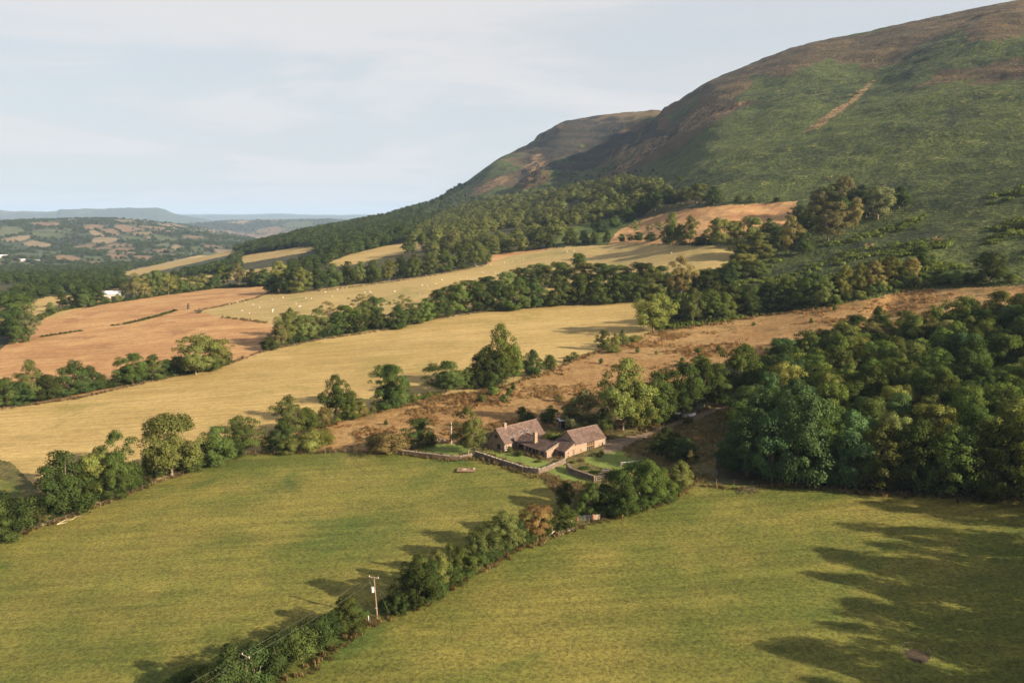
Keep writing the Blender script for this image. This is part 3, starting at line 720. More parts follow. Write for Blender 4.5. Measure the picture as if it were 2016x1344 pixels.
def row(where, group, items, noun=None):
    """items: (px, foot py, height px, width px, model, tint); labelled in order from the left"""
    items = sorted(items, key=lambda a: a[0])
    cnt = {}
    for it in items:
        k = (it[4] == 'B'); cnt[k] = cnt.get(k, 0) + 1
    seen = {}
    for px, py, hp, wp, code, tint in items:
        p = at(px, py)
        dep = math.atan2(CAMH - p.z, math.hypot(p.x, p.y))
        h = px_metres(p, hp) / max(0.85, math.cos(dep)); w = px_metres(p, wp)
        k = (code == 'B'); i = seen.get(k, 0); seen[k] = i + 1
        word = SWORD[code]
        if cnt[k] == 1: lab = f'{TWORD[tint]} {word} {where}'
        else:
            o_ = ORD[i] if i < len(ORD) else f'{i + 1}th'
            lab = f'{TWORD[tint]} {word}, {o_} {"bush" if k else "tree"} from the left {where}'
        tree(p, h, w, code, tint, lab, group)
# ---------------------------------------------------------------- trees: planting
row('in the hedge behind the left meadow', 'trees along the hedge behind the left meadow', [
    (-25, 1070, 85, 90, 'S', 'd'), (8, 1058, 72, 80, 'B', 'd'), (45, 1042, 62, 75, 'B', 'd'), (78, 1025, 48, 60, 'B', 'o'), (128, 1012, 112, 112, 'S', 'd'), (188, 985, 84, 66, 'O', 'y'), (165, 1000, 70, 60, 'S', 'd'),
    (232, 975, 116, 88, 'A', 'g'), (222, 980, 62, 66, 'S', 'd'), (262, 962, 45, 50, 'B', 'd'), (338, 936, 110, 122, 'O', 'o'), (304, 938, 56, 56, 'B', 'o'), (425, 916, 74, 78, 'S', 'g'), (386, 926, 42, 46, 'B', 'd'), (480, 893, 72, 78, 'O', 'd'), (455, 902, 45, 50, 'B', 'd')])
row('at the left corner of rough pasture', 'trees at the corner of the rough pasture', [
    (532, 888, 28, 36, 'B', 'g'), (570, 862, 84, 70, 'A', 'o'), (604, 850, 48, 62, 'B', 'g'), (560, 888, 60, 58, 'S', 'd'), (573, 893, 30, 46, 'B', 'o'), (612, 886, 40, 66, 'B', 'y'), (640, 872, 32, 46, 'B', 'y'), (640, 838, 38, 34, 'B', 'b'), (664, 830, 94, 76, 'A', 'g'), (690, 826, 56, 48, 'S', 'g'), (706, 820, 34, 40, 'B', 'b')])
row('between straw field and rough pasture', 'trees between the straw field and the rough pasture', [
    (770, 802, 86, 76, 'O', 'g'), (768, 804, 40, 66, 'B', 'd'), (812, 792, 18, 30, 'B', 'y'), (878, 774, 66, 78, 'O', 'd'), (920, 766, 44, 40, 'S', 'd'), (948, 762, 72, 64, 'S', 'd'), (990, 757, 124, 84, 'A', 'g'), (975, 760, 70, 76, 'S', 'd'), (1012, 748, 66, 50, 'A', 'g'), (1048, 740, 52, 50, 'S', 'd'), (1082, 727, 30, 36, 'B', 'd'),
    (1118, 713, 15, 20, 'B', 'd'), (1131, 706, 15, 18, 'B', 'g'), (1188, 688, 40, 30, 'S', 'o'), (1212, 684, 28, 26, 'B', 'o'), (1226, 680, 30, 24, 'B', 'o'), (1204, 694, 15, 34, 'B', 'y'), (1250, 672, 14, 30, 'B', 'y')])
row('at the top of the straw field', 'trees at the top of the long straw field', [
    (1286, 652, 76, 84, 'O', 'y'), (1362, 638, 72, 58, 'A', 'o'), (1330, 632, 40, 40, 'B', 'd')])
row('beside the left garden', 'trees around the left garden of the farmhouse', [
    (922, 892, 92, 72, 'A', 'o'), (828, 877, 54, 78, 'S', 'k'), (768, 892, 44, 84, 'B', 'b'), (738, 888, 30, 44, 'B', 'b')])
row('behind the farm buildings', 'trees behind the farm buildings', [
    (1226, 846, 142, 118, 'A', 'y'), (1250, 842, 92, 84, 'S', 'y'), (1148, 842, 78, 82, 'S', 's'), (1120, 836, 44, 50, 'B', 'd'), (1186, 852, 48, 50, 'S', 'd'), (1290, 832, 100, 92, 'S', 'd'), (1342, 816, 104, 92, 'O', 'd'), (1320, 825, 60, 62, 'S', 'd'), (1386, 802, 92, 80, 'O', 'd'), (1412, 794, 62, 60, 'S', 'd'), (1456, 782, 102, 96, 'O', 'g'), (1480, 775, 60, 60, 'S', 'd'),
    (1040, 836, 28, 40, 'B', 'd'), (1075, 832, 24, 34, 'B', 'd')])
row('below the track beside the barn', 'bushes below the track', [
    (1312, 892, 48, 66, 'B', 'k'), (1350, 906, 44, 60, 'B', 'd'), (1330, 908, 30, 44, 'B', 'd'), (1358, 938, 58, 26, 'P', 'b'), (1354, 834, 18, 20, 'B', 'o')])
row('in the hedge below the terrace lawn', 'trees in the hedge below the terrace lawn', [
    (1112, 996, 48, 42, 'S', 'd'), (1163, 1012, 66, 70, 'S', 'g'), (1112, 1042, 46, 56, 'B', 'd'), (1222, 1013, 90, 86, 'S', 'd'), (1190, 1008, 60, 50, 'S', 'd'), (1268, 1000, 92, 84, 'O', 'g'), (1306, 984, 62, 60, 'A', 'g'), (1338, 964, 56, 60, 'S', 'o'), (1290, 992, 50, 60, 'B', 'd')])
row('in the hedge dividing the near meadows', 'trees in the hedge dividing the near meadows', [
    (1056, 1056, 60, 66, 'O', 'r'), (1072, 1050, 30, 40, 'B', 'd'), (992, 1076, 68, 80, 'S', 'o'), (1020, 1068, 40, 46, 'B', 'd'), (944, 1104, 66, 72, 'S', 'o'), (970, 1092, 40, 50, 'B', 'd'), (884, 1140, 72, 42, 'P', 'g'), (905, 1134, 58, 66, 'S', 'd'), (862, 1158, 70, 64, 'S', 'o'), (822, 1196, 98, 92, 'S', 'd'), (850, 1178, 70, 66, 'S', 'd'), (784, 1206, 44, 46, 'B', 'd'), (766, 1200, 26, 34, 'B', 'd'),
    (684, 1240, 62, 68, 'S', 'd'), (656, 1252, 46, 58, 'B', 'd'), (706, 1222, 24, 34, 'B', 'd'), (626, 1274, 60, 70, 'B', 'd'), (586, 1300, 64, 80, 'B', 'd'), (545, 1324, 72, 80, 'B', 'k'), (500, 1348, 76, 86, 'B', 'd'), (455, 1372, 84, 90, 'B', 'k'), (372, 1362, 46, 60, 'B', 'd'), (412, 1390, 70, 80, 'B', 'd')])
row('in the hedge below the reddish field', 'trees in the hedge below the reddish field', [
    (6, 802, 52, 62, 'S', 'd'), (62, 790, 74, 54, 'A', 'o'), (40, 797, 42, 54, 'S', 'd'), (88, 788, 46, 56, 'S', 'd'), (112, 783, 30, 34, 'B', 'd'), (146, 776, 62, 66, 'S', 'd'), (176, 769, 46, 50, 'S', 'd'), (200, 765, 26, 30, 'B', 'd'), (262, 758, 60, 56, 'O', 'g'), (242, 757, 34, 36, 'S', 'd'), (302, 746, 46, 52, 'S', 'd'), (330, 740, 32, 38, 'B', 'd'), (386, 737, 76, 84, 'O', 'o'), (428, 724, 54, 58, 'O', 'o'), (440, 720, 34, 38, 'S', 'd'), (354, 737, 34, 42, 'B', 'd'), (410, 730, 34, 50, 'B', 'd'), (222, 761, 14, 22, 'B', 'g')])
row('in the hedge below the sheep field', 'trees in the hedge below the sheep field', [
    (530, 688, 26, 42, 'B', 'd'), (566, 676, 62, 60, 'O', 'o'), (548, 682, 46, 48, 'S', 'b'), (572, 660, 54, 40, 'A', 'o'), (602, 670, 50, 50, 'O', 'o'), (590, 672, 36, 40, 'S', 'd'), (626, 662, 56, 56, 'A', 'o'), (650, 638, 44, 36, 'H', 'b'), (660, 660, 46, 50, 'S', 'd'), (684, 655, 54, 56, 'O', 'g'), (700, 655, 44, 50, 'S', 'd'), (722, 648, 58, 58, 'A', 'o'),
    (714, 620, 40, 46, 'H', 'b'), (738, 622, 38, 44, 'O', 'd'), (745, 648, 40, 44, 'S', 'd'), (785, 646, 46, 50, 'S', 'g'), (790, 628, 46, 46, 'H', 'o'), (812, 638, 40, 44, 'S', 'd'), (838, 632, 46, 52, 'S', 'g')])
row('along the front of the central wood', 'front trees of the central tree belt', [
    (866, 625, 58, 60, 'S', 'd'), (902, 617, 62, 60, 'S', 'g'), (940, 613, 60, 64, 'S', 'd'), (962, 612, 24, 30, 'B', 'o'), (984, 611, 58, 56, 'S', 'd'), (1020, 610, 66, 60, 'S', 'g'), (1050, 606, 60, 56, 'S', 'd'), (1074, 603, 26, 30, 'B', 'y'), (1100, 602, 62, 62, 'S', 'd'), (1138, 600, 66, 60, 'S', 'd'), (1176, 598, 58, 60, 'S', 'd'), (1212, 597, 56, 60, 'S', 'd'), (1246, 594, 58, 60, 'O', 'd'), (1284, 590, 66, 62, 'A', 'o'), (1340, 582, 78, 66, 'A', 'b'), (1312, 584, 44, 44, 'S', 'd'), (1394, 574, 46, 58, 'S', 'k'), (1430, 570, 44, 54, 'S', 'd'), (1368, 575, 40, 40, 'S', 'd')])
row('deep in the central wood', 'inner trees of the central tree belt', [
    (890, 600, 40, 46, 'O', 'd'), (925, 590, 40, 50, 'O', 'o'), (962, 583, 40, 50, 'O', 'd'), (1000, 574, 40, 52, 'O', 'o'), (1036, 568, 42, 52, 'O', 'd'), (1074, 566, 44, 52, 'O', 'o'), (1110, 562, 44, 50, 'O', 'd'), (1150, 560, 44, 52, 'O', 'o'), (1188, 560, 42, 52, 'O', 'd'), (1222, 562, 42, 52, 'O', 'o'), (1262, 562, 46, 56, 'O', 'd'), (1300, 566, 44, 54, 'O', 'd'), (1140, 538, 40, 34, 'O', 'g'), (1060, 548, 30, 44, 'O', 'o'), (1100, 545, 30, 44, 'O', 'd'), (1020, 556, 30, 44, 'O', 'o'), (1440, 548, 36, 52, 'S', 'd'), (1466, 540, 40, 60, 'O', 'o'), (1490, 545, 34, 46, 'S', 'd'), (1175, 532, 16, 20, 'B', 'b')])
row('above the tawny pasture', 'trees above the tawny rough pasture', [
    (1396, 632, 62, 62, 'S', 'd'), (1424, 630, 54, 56, 'S', 'd'), (1440, 622, 58, 60, 'O', 'd'), (1472, 620, 58, 60, 'S', 'k'), (1508, 614, 58, 62, 'S', 'd'), (1546, 609, 60, 64, 'S', 'd'), (1586, 604, 56, 60, 'S', 'd'), (1622, 600, 52, 58, 'S', 'o'), (1420, 602, 40, 50, 'O', 'o'), (1462, 598, 36, 50, 'O', 'd'), (1560, 582, 36, 50, 'O', 'o'), (1600, 575, 36, 50, 'O', 'd'), (1660, 588, 62, 46, 'A', 'o'), (1690, 578, 58, 48, 'A', 'o'), (1640, 590, 44, 46, 'S', 'd'), (1720, 566, 50, 50, 'S', 'b'), (1752, 552, 44, 54, 'O', 'o'), (1790, 545, 36, 48, 'S', 'b'), (1812, 528, 40, 46, 'O', 'd'), (1950, 554, 52, 62, 'O', 'd'), (1775, 556, 30, 40, 'S', 'd')])
row('along the edge of the tawny pasture', 'bushes along the upper edge of the tawny pasture', [
    (1648, 600, 16, 18, 'B', 'g'), (1668, 592, 18, 22, 'B', 'g'), (1690, 588, 18, 22, 'B', 'o'), (1712, 580, 18, 24, 'B', 'g'), (1732, 572, 20, 26, 'B', 'g'), (1766, 567, 14, 18, 'B', 'g'), (1782, 562, 16, 22, 'B', 'o'), (1802, 560, 16, 20, 'B', 'o'), (1820, 566, 14, 20, 'B', 'g'), (1840, 562, 22, 28, 'B', 'g'), (1862, 560, 20, 26, 'B', 'd'), (1882, 560, 24, 32, 'B', 'g'), (1908, 558, 22, 30, 'B', 'd'), (1928, 560, 22, 28, 'B', 'g'), (1850, 548, 18, 34, 'B', 'd'), (1990, 556, 16, 26, 'B', 'g'), (1643, 612, 12, 10, 'B', 'g'), (1722, 577, 9, 8, 'B', 'g'), (1736, 576, 9, 8, 'B', 'g')])
row('on the tawny pasture', 'small bushes dotted over the tawny pasture', [
    (1010, 766, 14, 14, 'B', 'g'), (948, 792, 18, 22, 'B', 'o'), (970, 778, 18, 30, 'B', 'g'), (1002, 778, 16, 16, 'B', 'g'), (992, 792, 16, 20, 'B', 'd'), (1183, 716, 11, 11, 'B', 'd'), (1255, 695, 12, 10, 'B', 'd'), (1292, 698, 8, 8, 'B', 'o'), (1374, 696, 14, 16, 'B', 'd'), (1415, 692, 12, 14, 'B', 'd'), (1380, 722, 24, 40, 'B', 'g'), (1343, 712, 10, 12, 'B', 'd'), (1597, 636, 11, 9, 'B', 'g'), (1484, 641, 8, 8, 'B', 'd'), (1772, 622, 10, 12, 'B', 'd'), (760, 836, 10, 10, 'B', 'd'), (1030, 822, 22, 30, 'B', 'd'), (1085, 818, 20, 28, 'B', 'd'), (1100, 790, 14, 20, 'B', 'b')])
row('between the sheep field and tan field', 'trees between the sheep field and the small tan field', [
    (1124, 481, 32, 38, 'S', 'd'), (1150, 479, 26, 26, 'S', 'd'), (1170, 479, 24, 22, 'S', 'd'), (1195, 478, 24, 20, 'S', 'd'), (1224, 478, 18, 16, 'O', 'd'), (1240, 475, 14, 12, 'O', 'd'), (1256, 476, 20, 24, 'O', 'k'), (1282, 475, 18, 32, 'S', 'k'), (1250, 462, 28, 26, 'H', 'g'), (1276, 460, 18, 20, 'H', 'd'), (1298, 462, 24, 24, 'H', 'd'), (1325, 482, 64, 44, 'A', 'g'), (1314, 480, 36, 34, 'S', 'd'), (1358, 478, 54, 40, 'A', 'o'), (1340, 482, 26, 30, 'B', 'd'), (1412, 484, 54, 50, 'O', 'y'), (1444, 480, 44, 46, 'O', 'o'), (1478, 478, 50, 54, 'O', 'o'), (1385, 482, 22, 30, 'S', 'd'), (1512, 474, 44, 42, 'S', 'd'), (1375, 483, 18, 28, 'B', 'd')])
row('in the clump under the hillside', 'trees of the clump under the hillside', [
    (1490, 510, 54, 84, 'S', 'o'), (1462, 512, 32, 46, 'S', 'd'), (1556, 502, 76, 46, 'A', 'b'), (1534, 494, 44, 44, 'S', 'd'), (1580, 498, 40, 46, 'S', 'd'), (1630, 474, 72, 76, 'O', 's'), (1590, 472, 52, 50, 'O', 'd'), (1680, 452, 60, 42, 'A', 'b'), (1728, 432, 60, 66, 'O', 's'), (1706, 428, 46, 46, 'S', 'd'), (1640, 412, 48, 56, 'O', 'o'), (1662, 406, 56, 50, 'O', 'b'), (1612, 420, 44, 48, 'O', 's'), (1700, 400, 34, 42, 'O', 'k'), (1770, 410, 40, 42, 'O', 'd'), (1750, 402, 30, 40, 'S', 'd'), (1655, 430, 40, 46, 'S', 'd'), (1600, 445, 36, 44, 'O', 'o'), (1570, 440, 34, 40, 'O', 'd')])
row('below the bracken slope', 'trees along the foot of the bracken slope', [
    (1405, 402, 34, 44, 'S', 'k'), (1372, 400, 38, 42, 'O', 'o'), (1344, 402, 34, 40, 'O', 'o'), (1318, 408, 36, 36, 'O', 'd'), (1290, 415, 40, 40, 'O', 'd'), (1262, 425, 38, 42, 'S', 'd'), (1236, 438, 30, 36, 'S', 'd'), (1452, 398, 12, 18, 'B', 'd'), (1480, 397, 12, 20, 'B', 'o'), (1530, 398, 11, 14, 'B', 'd'), (1210, 448, 24, 32, 'S', 'd'), (1180, 458, 28, 36, 'S', 'd')])
row('in the belt behind the sheep field', 'trees of the belt behind the sheep field', [
    (540, 577, 36, 44, 'S', 'd'), (566, 576, 46, 44, 'S', 'd'), (594, 575, 48, 46, 'S', 'o'), (624, 571, 50, 46, 'S', 'd'), (654, 566, 48, 46, 'S', 'd'), (684, 562, 48, 44, 'S', 'd'), (712, 558, 44, 40, 'S', 'o'), (736, 557, 46, 40, 'S', 'd'), (766, 553, 44, 40, 'A', 'o'), (790, 548, 44, 42, 'S', 'd'), (816, 545, 46, 42, 'S', 'd'), (846, 540, 46, 44, 'S', 'o'), (876, 535, 46, 44, 'S', 'd'), (906, 530, 46, 44, 'S', 'd'), (936, 524, 48, 46, 'O', 'o'), (955, 518, 36, 30, 'S', 'd'), (975, 500, 28, 28, 'S', 'o'), (1002, 498, 28, 30, 'S', 'd'), (1030, 494, 30, 30, 'S', 'o'), (1058, 490, 30, 30, 'S', 'd'), (1082, 488, 28, 28, 'S', 'd')])
row('around the pale roofed shed', 'trees along the top of the reddish field', [
    (36, 640, 54, 66, 'O', 'd'), (16, 668, 52, 62, 'O', 'd'), (34, 675, 44, 46, 'S', 'd'), (58, 668, 52, 38, 'A', 's'),
    (100, 613, 18, 18, 'B', 'o'), (124, 604, 24, 24, 'O', 'd'), (150, 603, 26, 34, 'S', 'd'), (168, 604, 34, 40, 'S', 'd'), (186, 598, 34, 38, 'O', 'd'), (206, 596, 13, 20, 'B', 'g'), (232, 593, 13, 22, 'B', 'o'), (264, 588, 48, 44, 'A', 'b'), (284, 586, 40, 34, 'A', 'b'), (306, 582, 48, 42, 'O', 'o'), (332, 580, 42, 40, 'O', 'o'), (354, 576, 30, 34, 'S', 'd'), (376, 573, 30, 34, 'S', 'o'), (400, 569, 30, 34, 'S', 'o'), (424, 567, 28, 32, 'S', 'd'), (440, 562, 38, 36, 'A', 'g'), (470, 560, 42, 32, 'A', 's'), (496, 562, 32, 36, 'S', 'd'), (520, 562, 34, 36, 'S', 'd'), (548, 548, 34, 34, 'O', 'y')])

# the dense wood on the right: planted at its real spacing over the ground it covers
def scatter(poly, spacing, seed, tries=4000, ymax=1e9):
    r = random.Random(seed); P = [at(*p) for p in poly]
    g = [(p.x, p.y) for p in P]; x0, x1 = min(a for a, _ in g), max(a for a, _ in g); y0, y1 = min(b for _, b in g), max(b for _, b in g)
    pts = []; cell = {}
    for _ in range(tries):
        x, y = r.uniform(x0, x1), r.uniform(y0, y1)
        if not inside(g, np.array([x]), np.array([y]))[0] or y > ymax: continue
        k = (int(x // spacing), int(y // spacing)); ok = True
        for a in (-1, 0, 1):
            for b in (-1, 0, 1):
                for q in cell.get((k[0] + a, k[1] + b), ()):
                    if (q[0] - x) ** 2 + (q[1] - y) ** 2 < spacing ** 2: ok = False
        if ok: cell.setdefault(k, []).append((x, y)); pts.append((x, y))
    return pts
row('along the front of the right wood', 'front trees of the dense wood on the right', [
    (1470, 935, 120, 110, 'S', 't'), (1520, 945, 130, 110, 'S', 't'), (1590, 952, 165, 130, 'S', 't'), (1650, 952, 72, 84, 'S', 't'), (1672, 958, 130, 100, 'S', 't'), (1735, 964, 120, 106, 'S', 'o'), (1800, 968, 130, 110, 'S', 'd'), (1870, 974, 122, 116, 'S', 'g'), (1940, 976, 130, 110, 'S', 'd'), (2005, 980, 140, 120, 'S', 'g'), (1440, 915, 60, 70, 'S', 't'), (1495, 900, 130, 110, 'S', 't'), (1560, 905, 150, 120, 'S', 't')])
WOODPOLY = ((1450, 860), (1490, 800), (1540, 735), (1600, 705), (1700, 680), (1860, 655), (2016, 635), (2300, 640), (2300, 960), (2016, 955), (1800, 940), (1600, 925))
_r = random.Random(21)
pts = scatter(WOODPOLY, 7.2, 3)
for x, y in pts:
    ppx, ppy = proj(x, y, gz(x, y))
    far_in = ppy < 700
    tint = _r.choice('ddggdktogy' if ppx > 1560 else 'ddtgtod')
    nm = {'d': 'dark green', 'k': 'dark green', 'o': 'olive green', 'g': 'mid green', 'y': 'yellow-green', 't': 'blue-green'}[tint]
    tree(Vector((x, y, gz(x, y))), _r.uniform(10, 14.5), _r.uniform(10, 13.5), _r.choice('OOSOS'), tint, f'{nm} tree within the dense wood on the right', 'trees within the dense wood on the right')
row('at the top right of the wood', 'trees at the top edge of the dense wood', [
    (1905, 660, 64, 62, 'O', 'g'), (1970, 652, 72, 76, 'O', 'o'), (2010, 668, 60, 60, 'S', 'd'), (1800, 700, 66, 84, 'O', 'o'), (1860, 705, 70, 80, 'O', 's'), (1660, 712, 70, 90, 'O', 'o'), (1600, 730, 66, 80, 'O', 'd'), (1720, 700, 60, 70, 'O', 's'), (1540, 742, 60, 70, 'O', 'd'), (1505, 770, 70, 70, 'S', 'd'), (1625, 700, 50, 60, 'O', 'd')])
# trees standing beyond the right edge of the picture throw the long shadows over the near meadow
for k, (x, y, h, w) in enumerate(((126, 176, 17, 14), (113, 158, 16, 13), (107, 146, 18, 14), (97, 134, 17, 12), (93, 126, 18, 13), (84, 112, 16, 12), (79, 104, 18, 13), (70, 92, 16, 12), (120, 134, 18, 14), (106, 112, 18, 14), (96, 96, 17, 13), (62, 80, 15, 12), (138, 160, 18, 15), (88, 82, 17, 13), (102, 140, 15, 12), (88, 119, 15, 12), (117, 166, 16, 13), (74, 98, 15, 12), (110, 128, 19, 14), (99, 104, 19, 14))):
    tree(Vector((x, y, gz(x, y))), h, w, 'OSA'[k % 3], 'dog'[k % 3], 'tree standing beyond the right meadow edge, its shadow across the grass', 'trees beyond the right edge of the meadow')
NTREE = len(TREES)
print('TREES', NTREE)

# ---------------------------------------------------------------- woods too dense to count: one object each, crowns of the models above set on points
def far_nodes(name, protos):
    ng = bpy.data.node_groups.new(name, 'GeometryNodeTree')
    ng.interface.new_socket('Geometry', in_out='INPUT', socket_type='NodeSocketGeometry')
    ng.interface.new_socket('Geometry', in_out='OUTPUT', socket_type='NodeSocketGeometry')
    gi, go = ng.nodes.new('NodeGroupInput'), ng.nodes.new('NodeGroupOutput')
    join = ng.nodes.new('GeometryNodeJoinGeometry')
    for o in protos[::-1]:
        n = ng.nodes.new('GeometryNodeObjectInfo'); n.inputs['Object'].default_value = o; n.inputs['As Instance'].default_value = True
        ng.links.new(n.outputs['Geometry'], join.inputs[0])
    def attr(nm, typ):
        n = ng.nodes.new('GeometryNodeInputNamedAttribute'); n.data_type = typ; n.inputs['Name'].default_value = nm
        return n.outputs['Attribute']
    iop = ng.nodes.new('GeometryNodeInstanceOnPoints')
    ng.links.new(gi.outputs[0], iop.inputs['Points']); ng.links.new(join.outputs[0], iop.inputs['Instance'])
    iop.inputs['Pick Instance'].default_value = True
    ng.links.new(attr('pick', 'INT'), iop.inputs['Instance Index']); ng.links.new(attr('turn', 'FLOAT_VECTOR'), iop.inputs['Rotation']); ng.links.new(attr('size', 'FLOAT_VECTOR'), iop.inputs['Scale'])
    ng.links.new(iop.outputs[0], go.inputs[0])
    return ng

def hedge(label, line, h, w, tints, step=1.9, group='field hedges'):
    P = [at(*q) for q in line]
    o = bpy.data.objects.new('hedge', None); COL.objects.link(o); o.location = P[0]; o.empty_display_size = .5
    tagged(o, label, 'hedge', group)
    for a, b in zip(P, P[1:]):
        n = max(1, int((b - a).length / step))
        for i in range(n):
            c = a.lerp(b, (i + RT.uniform(-.3, .3)) / n); hh = h * RT.uniform(.6, 1.25); ww = w * RT.uniform(.75, 1.2)
            q = bpy.data.objects.new('hedge_bush', RT.choice(PROTO['B'])[0]); COL.objects.link(q); q.parent = o
            q.location = Vector((c.x + RT.uniform(-.5, .5), c.y + RT.uniform(-.6, .6), gz(c.x, c.y) - .1)) - P[0]; q.scale = (ww, ww, hh); q.rotation_euler = (0, 0, RT.uniform(0, 6.28))
            tn = TINT[RT.choice(tints)]; f = RT.uniform(.85, 1.15); q.color = (tn[0] * f, tn[1] * f, tn[2] * f, 1)
    return o
hedge('thick hedge dividing the two near meadows, below the transformer pole', [(395, 1372), (450, 1356), (510, 1330), (570, 1298), (625, 1270), (680, 1238), (712, 1222)], 3.4, 4.2, 'ddkk')
hedge('thick hedge dividing the two near meadows, above the transformer pole', [(768, 1206), (800, 1200), (846, 1180), (890, 1150), (930, 1122), (980, 1092), (1030, 1068), (1085, 1048)], 3.4, 4.2, 'dddk')
hedge('hedge below the terrace lawn along the near right meadow', [(1180, 1016), (1225, 1010), (1270, 1000), (1310, 985), (1345, 962)], 3.4, 4.4, 'ddk')
hedge('hedge behind the left meadow beneath its trees', [(0, 1060), (60, 1038), (130, 1012), (200, 985), (270, 958), (310, 940), (390, 914), (460, 896)], 2.6, 3.8, 'dddob')
hedge('hedge below the reddish field beneath its trees', [(0, 802), (90, 788), (180, 770), (225, 762), (300, 748), (380, 734), (452, 716)], 3.2, 4.6, 'ddk', 2.6)
hedge('hedge below the sheep field beneath its trees', [(524, 690), (570, 678), (640, 664), (720, 650), (800, 640), (858, 626)], 3.4, 5.0, 'ddk', 2.8)
hedge('low ragged hedge between straw field and rough pasture', [(640, 840), (700, 820), (760, 806), (830, 786), (880, 774)], 2.0, 3.4, 'ogy', 2.2)
hedge('hedge along the top of the reddish field beneath its trees', [(66, 634), (110, 614), (200, 598), (260, 590), (330, 580), (430, 567), (540, 562)], 3.2, 5.5, 'ddo', 3.2)
SRC = {}
for k, (px, py, hp, wp, tint) in enumerate(((806, 502, 34, 34, 'k'), (834, 496, 34, 34, 'd'), (862, 490, 36, 34, 'o'), (893, 488, 34, 32, 's'), (786, 470, 28, 28, 'd'), (700, 488, 26, 26, 'k'), (748, 482, 26, 26, 'g'), (660, 492, 26, 26, 'd'))):
    p = at(px, py)
    t_ = tree(p, px_metres(p, hp), px_metres(p, wp), 'W', tint, f'{TWORD[tint]} tree, {ORD[k]} of those fronting the hill wood', 'trees fronting the hill wood')
    SRC.setdefault(tint, []).append(t_.children[0])
SRCL = [SRC['k'][0], SRC['d'][0], SRC['o'][0], SRC['s'][0], SRC['d'][1], SRC['k'][1], SRC['g'][0], SRC['d'][2]]
FARNG = far_nodes('tree_crowns_on_points', SRCL)
def wood(name, label, pts, hrange, wr, weights, seed, cat='wood', tint='d'):
    r = np.random.RandomState(seed); n = len(pts)
    me = bpy.data.meshes.new(name)
    h = r.uniform(hrange[0], hrange[1], n); w = h * r.uniform(wr[0], wr[1], n)
    co = np.array([(x, y, gz(x, y) - 0.03 * hh) for (x, y), hh in zip(pts, h)], np.float32)
    me.vertices.add(n); me.vertices.foreach_set('co', co.ravel())
    a = me.attributes.new('pick', 'INT', 'POINT'); a.data.foreach_set('value', r.choice(len(SRCL), n, p=np.array(weights, float) / sum(weights)).astype(np.int32))
    a = me.attributes.new('turn', 'FLOAT_VECTOR', 'POINT'); a.data.foreach_set('vector', np.column_stack((np.zeros(n), np.zeros(n), r.uniform(0, 6.28, n))).astype(np.float32).ravel())
    a = me.attributes.new('size', 'FLOAT_VECTOR', 'POINT'); a.data.foreach_set('vector', np.column_stack((w, w, h)).astype(np.float32).ravel())
    o = bpy.data.objects.new(name, me); COL.objects.link(o)
    md = o.modifiers.new('crowns', 'NODES'); md.node_group = FARNG
    o.color = (*TINT[tint], 1)
    tagged(o, label, cat, None, 'stuff')
    return o
def fill(poly, spacing, seed, keep=None, ymax=1e9, tries=26000):
    r = random.Random(seed); P = [at(*p) for p in poly]
    px = np.array([p[0] for p in poly]); py = np.array([p[1] for p in poly])
    x0, x1 = min(p.x for p in P), max(p.x for p in P); y0, y1 = min(p.y for p in P), min(ymax, max(p.y for p in P))
    X = np.array([r.uniform(x0, x1) for _ in range(tries)]); Y = np.array([r.uniform(y0, y1) for _ in range(tries)])
    Z = CAMH + ground_s(X / Y, np.log(Y)) * Y
    qx, qy = proj(X, Y, Z)
    ok = inside(poly, qx, qy)
    if keep is not None: ok &= keep(X, Y, qx, qy)
    hp = 12.0 * FPX / Y                                     # keep the far field strips open to view: no tall tree close before them
    for sp in STRIPS:
        for q in (0.25, 0.5, 0.75, 1.0): ok &= ~inside(sp, qx, qy - hp * q)
    cell, pts = {}, []
    for x, y in zip(X[ok], Y[ok]):
        k = (int(x // spacing), int(y // spacing)); good = True
        for a in (-1, 0, 1):
            for b in (-1, 0, 1):
                for q in cell.get((k[0] + a, k[1] + b), ()):
                    if (q[0] - x) ** 2 + (q[1] - y) ** 2 < spacing * spacing: good = False
        if good: cell.setdefault(k, []).append((x, y)); pts.append((x, y))
    return pts
STRIPS = [l[3] for l in LAND if l[0] == 'field' and l[3] is not None and (l[1].startswith('thin') or l[1].startswith('narrow tan field above') or l[1].startswith('distant'))]
FIELDPOLY = [l[3] for l in LAND if l[3] is not None]
def off_fields(X, Y, qx, qy):
    ok = np.ones(X.shape, bool)
    for p in FIELDPOLY: ok &= ~inside(p, qx, qy)
    return ok
wood('hill_wood', 'broad mixed wood on the lower slope under the crags', fill(((800, 492), (830, 455), (880, 425), (960, 398), (1100, 378), (1235, 357), (1300, 372), (1335, 392), (1245, 428), (1190, 446), (1110, 462), (1070, 478), (960, 492), (890, 498), (830, 515)), 8.5, 1, lambda X, Y, qx, qy: off_fields(X, Y, qx, qy) & (fbm(X, Y, 70, 3) > -0.22)), (7, 13), (1.0, 1.45), (2, 3, 3, 4, 3, 2, 2, 3), 1, tint='o')
wood('ridge_wood', 'dark wood running down the ridge to the valley', fill(((440, 520), (520, 482), (600, 458), (690, 440), (750, 430), (800, 440), (850, 428), (885, 420), (835, 452), (795, 490), (700, 500), (640, 505), (560, 510)), 7.5, 2, off_fields, 1900), (8, 12), (1.0, 1.4), (4, 3, 1, 1, 3, 4, 1, 3), 2)
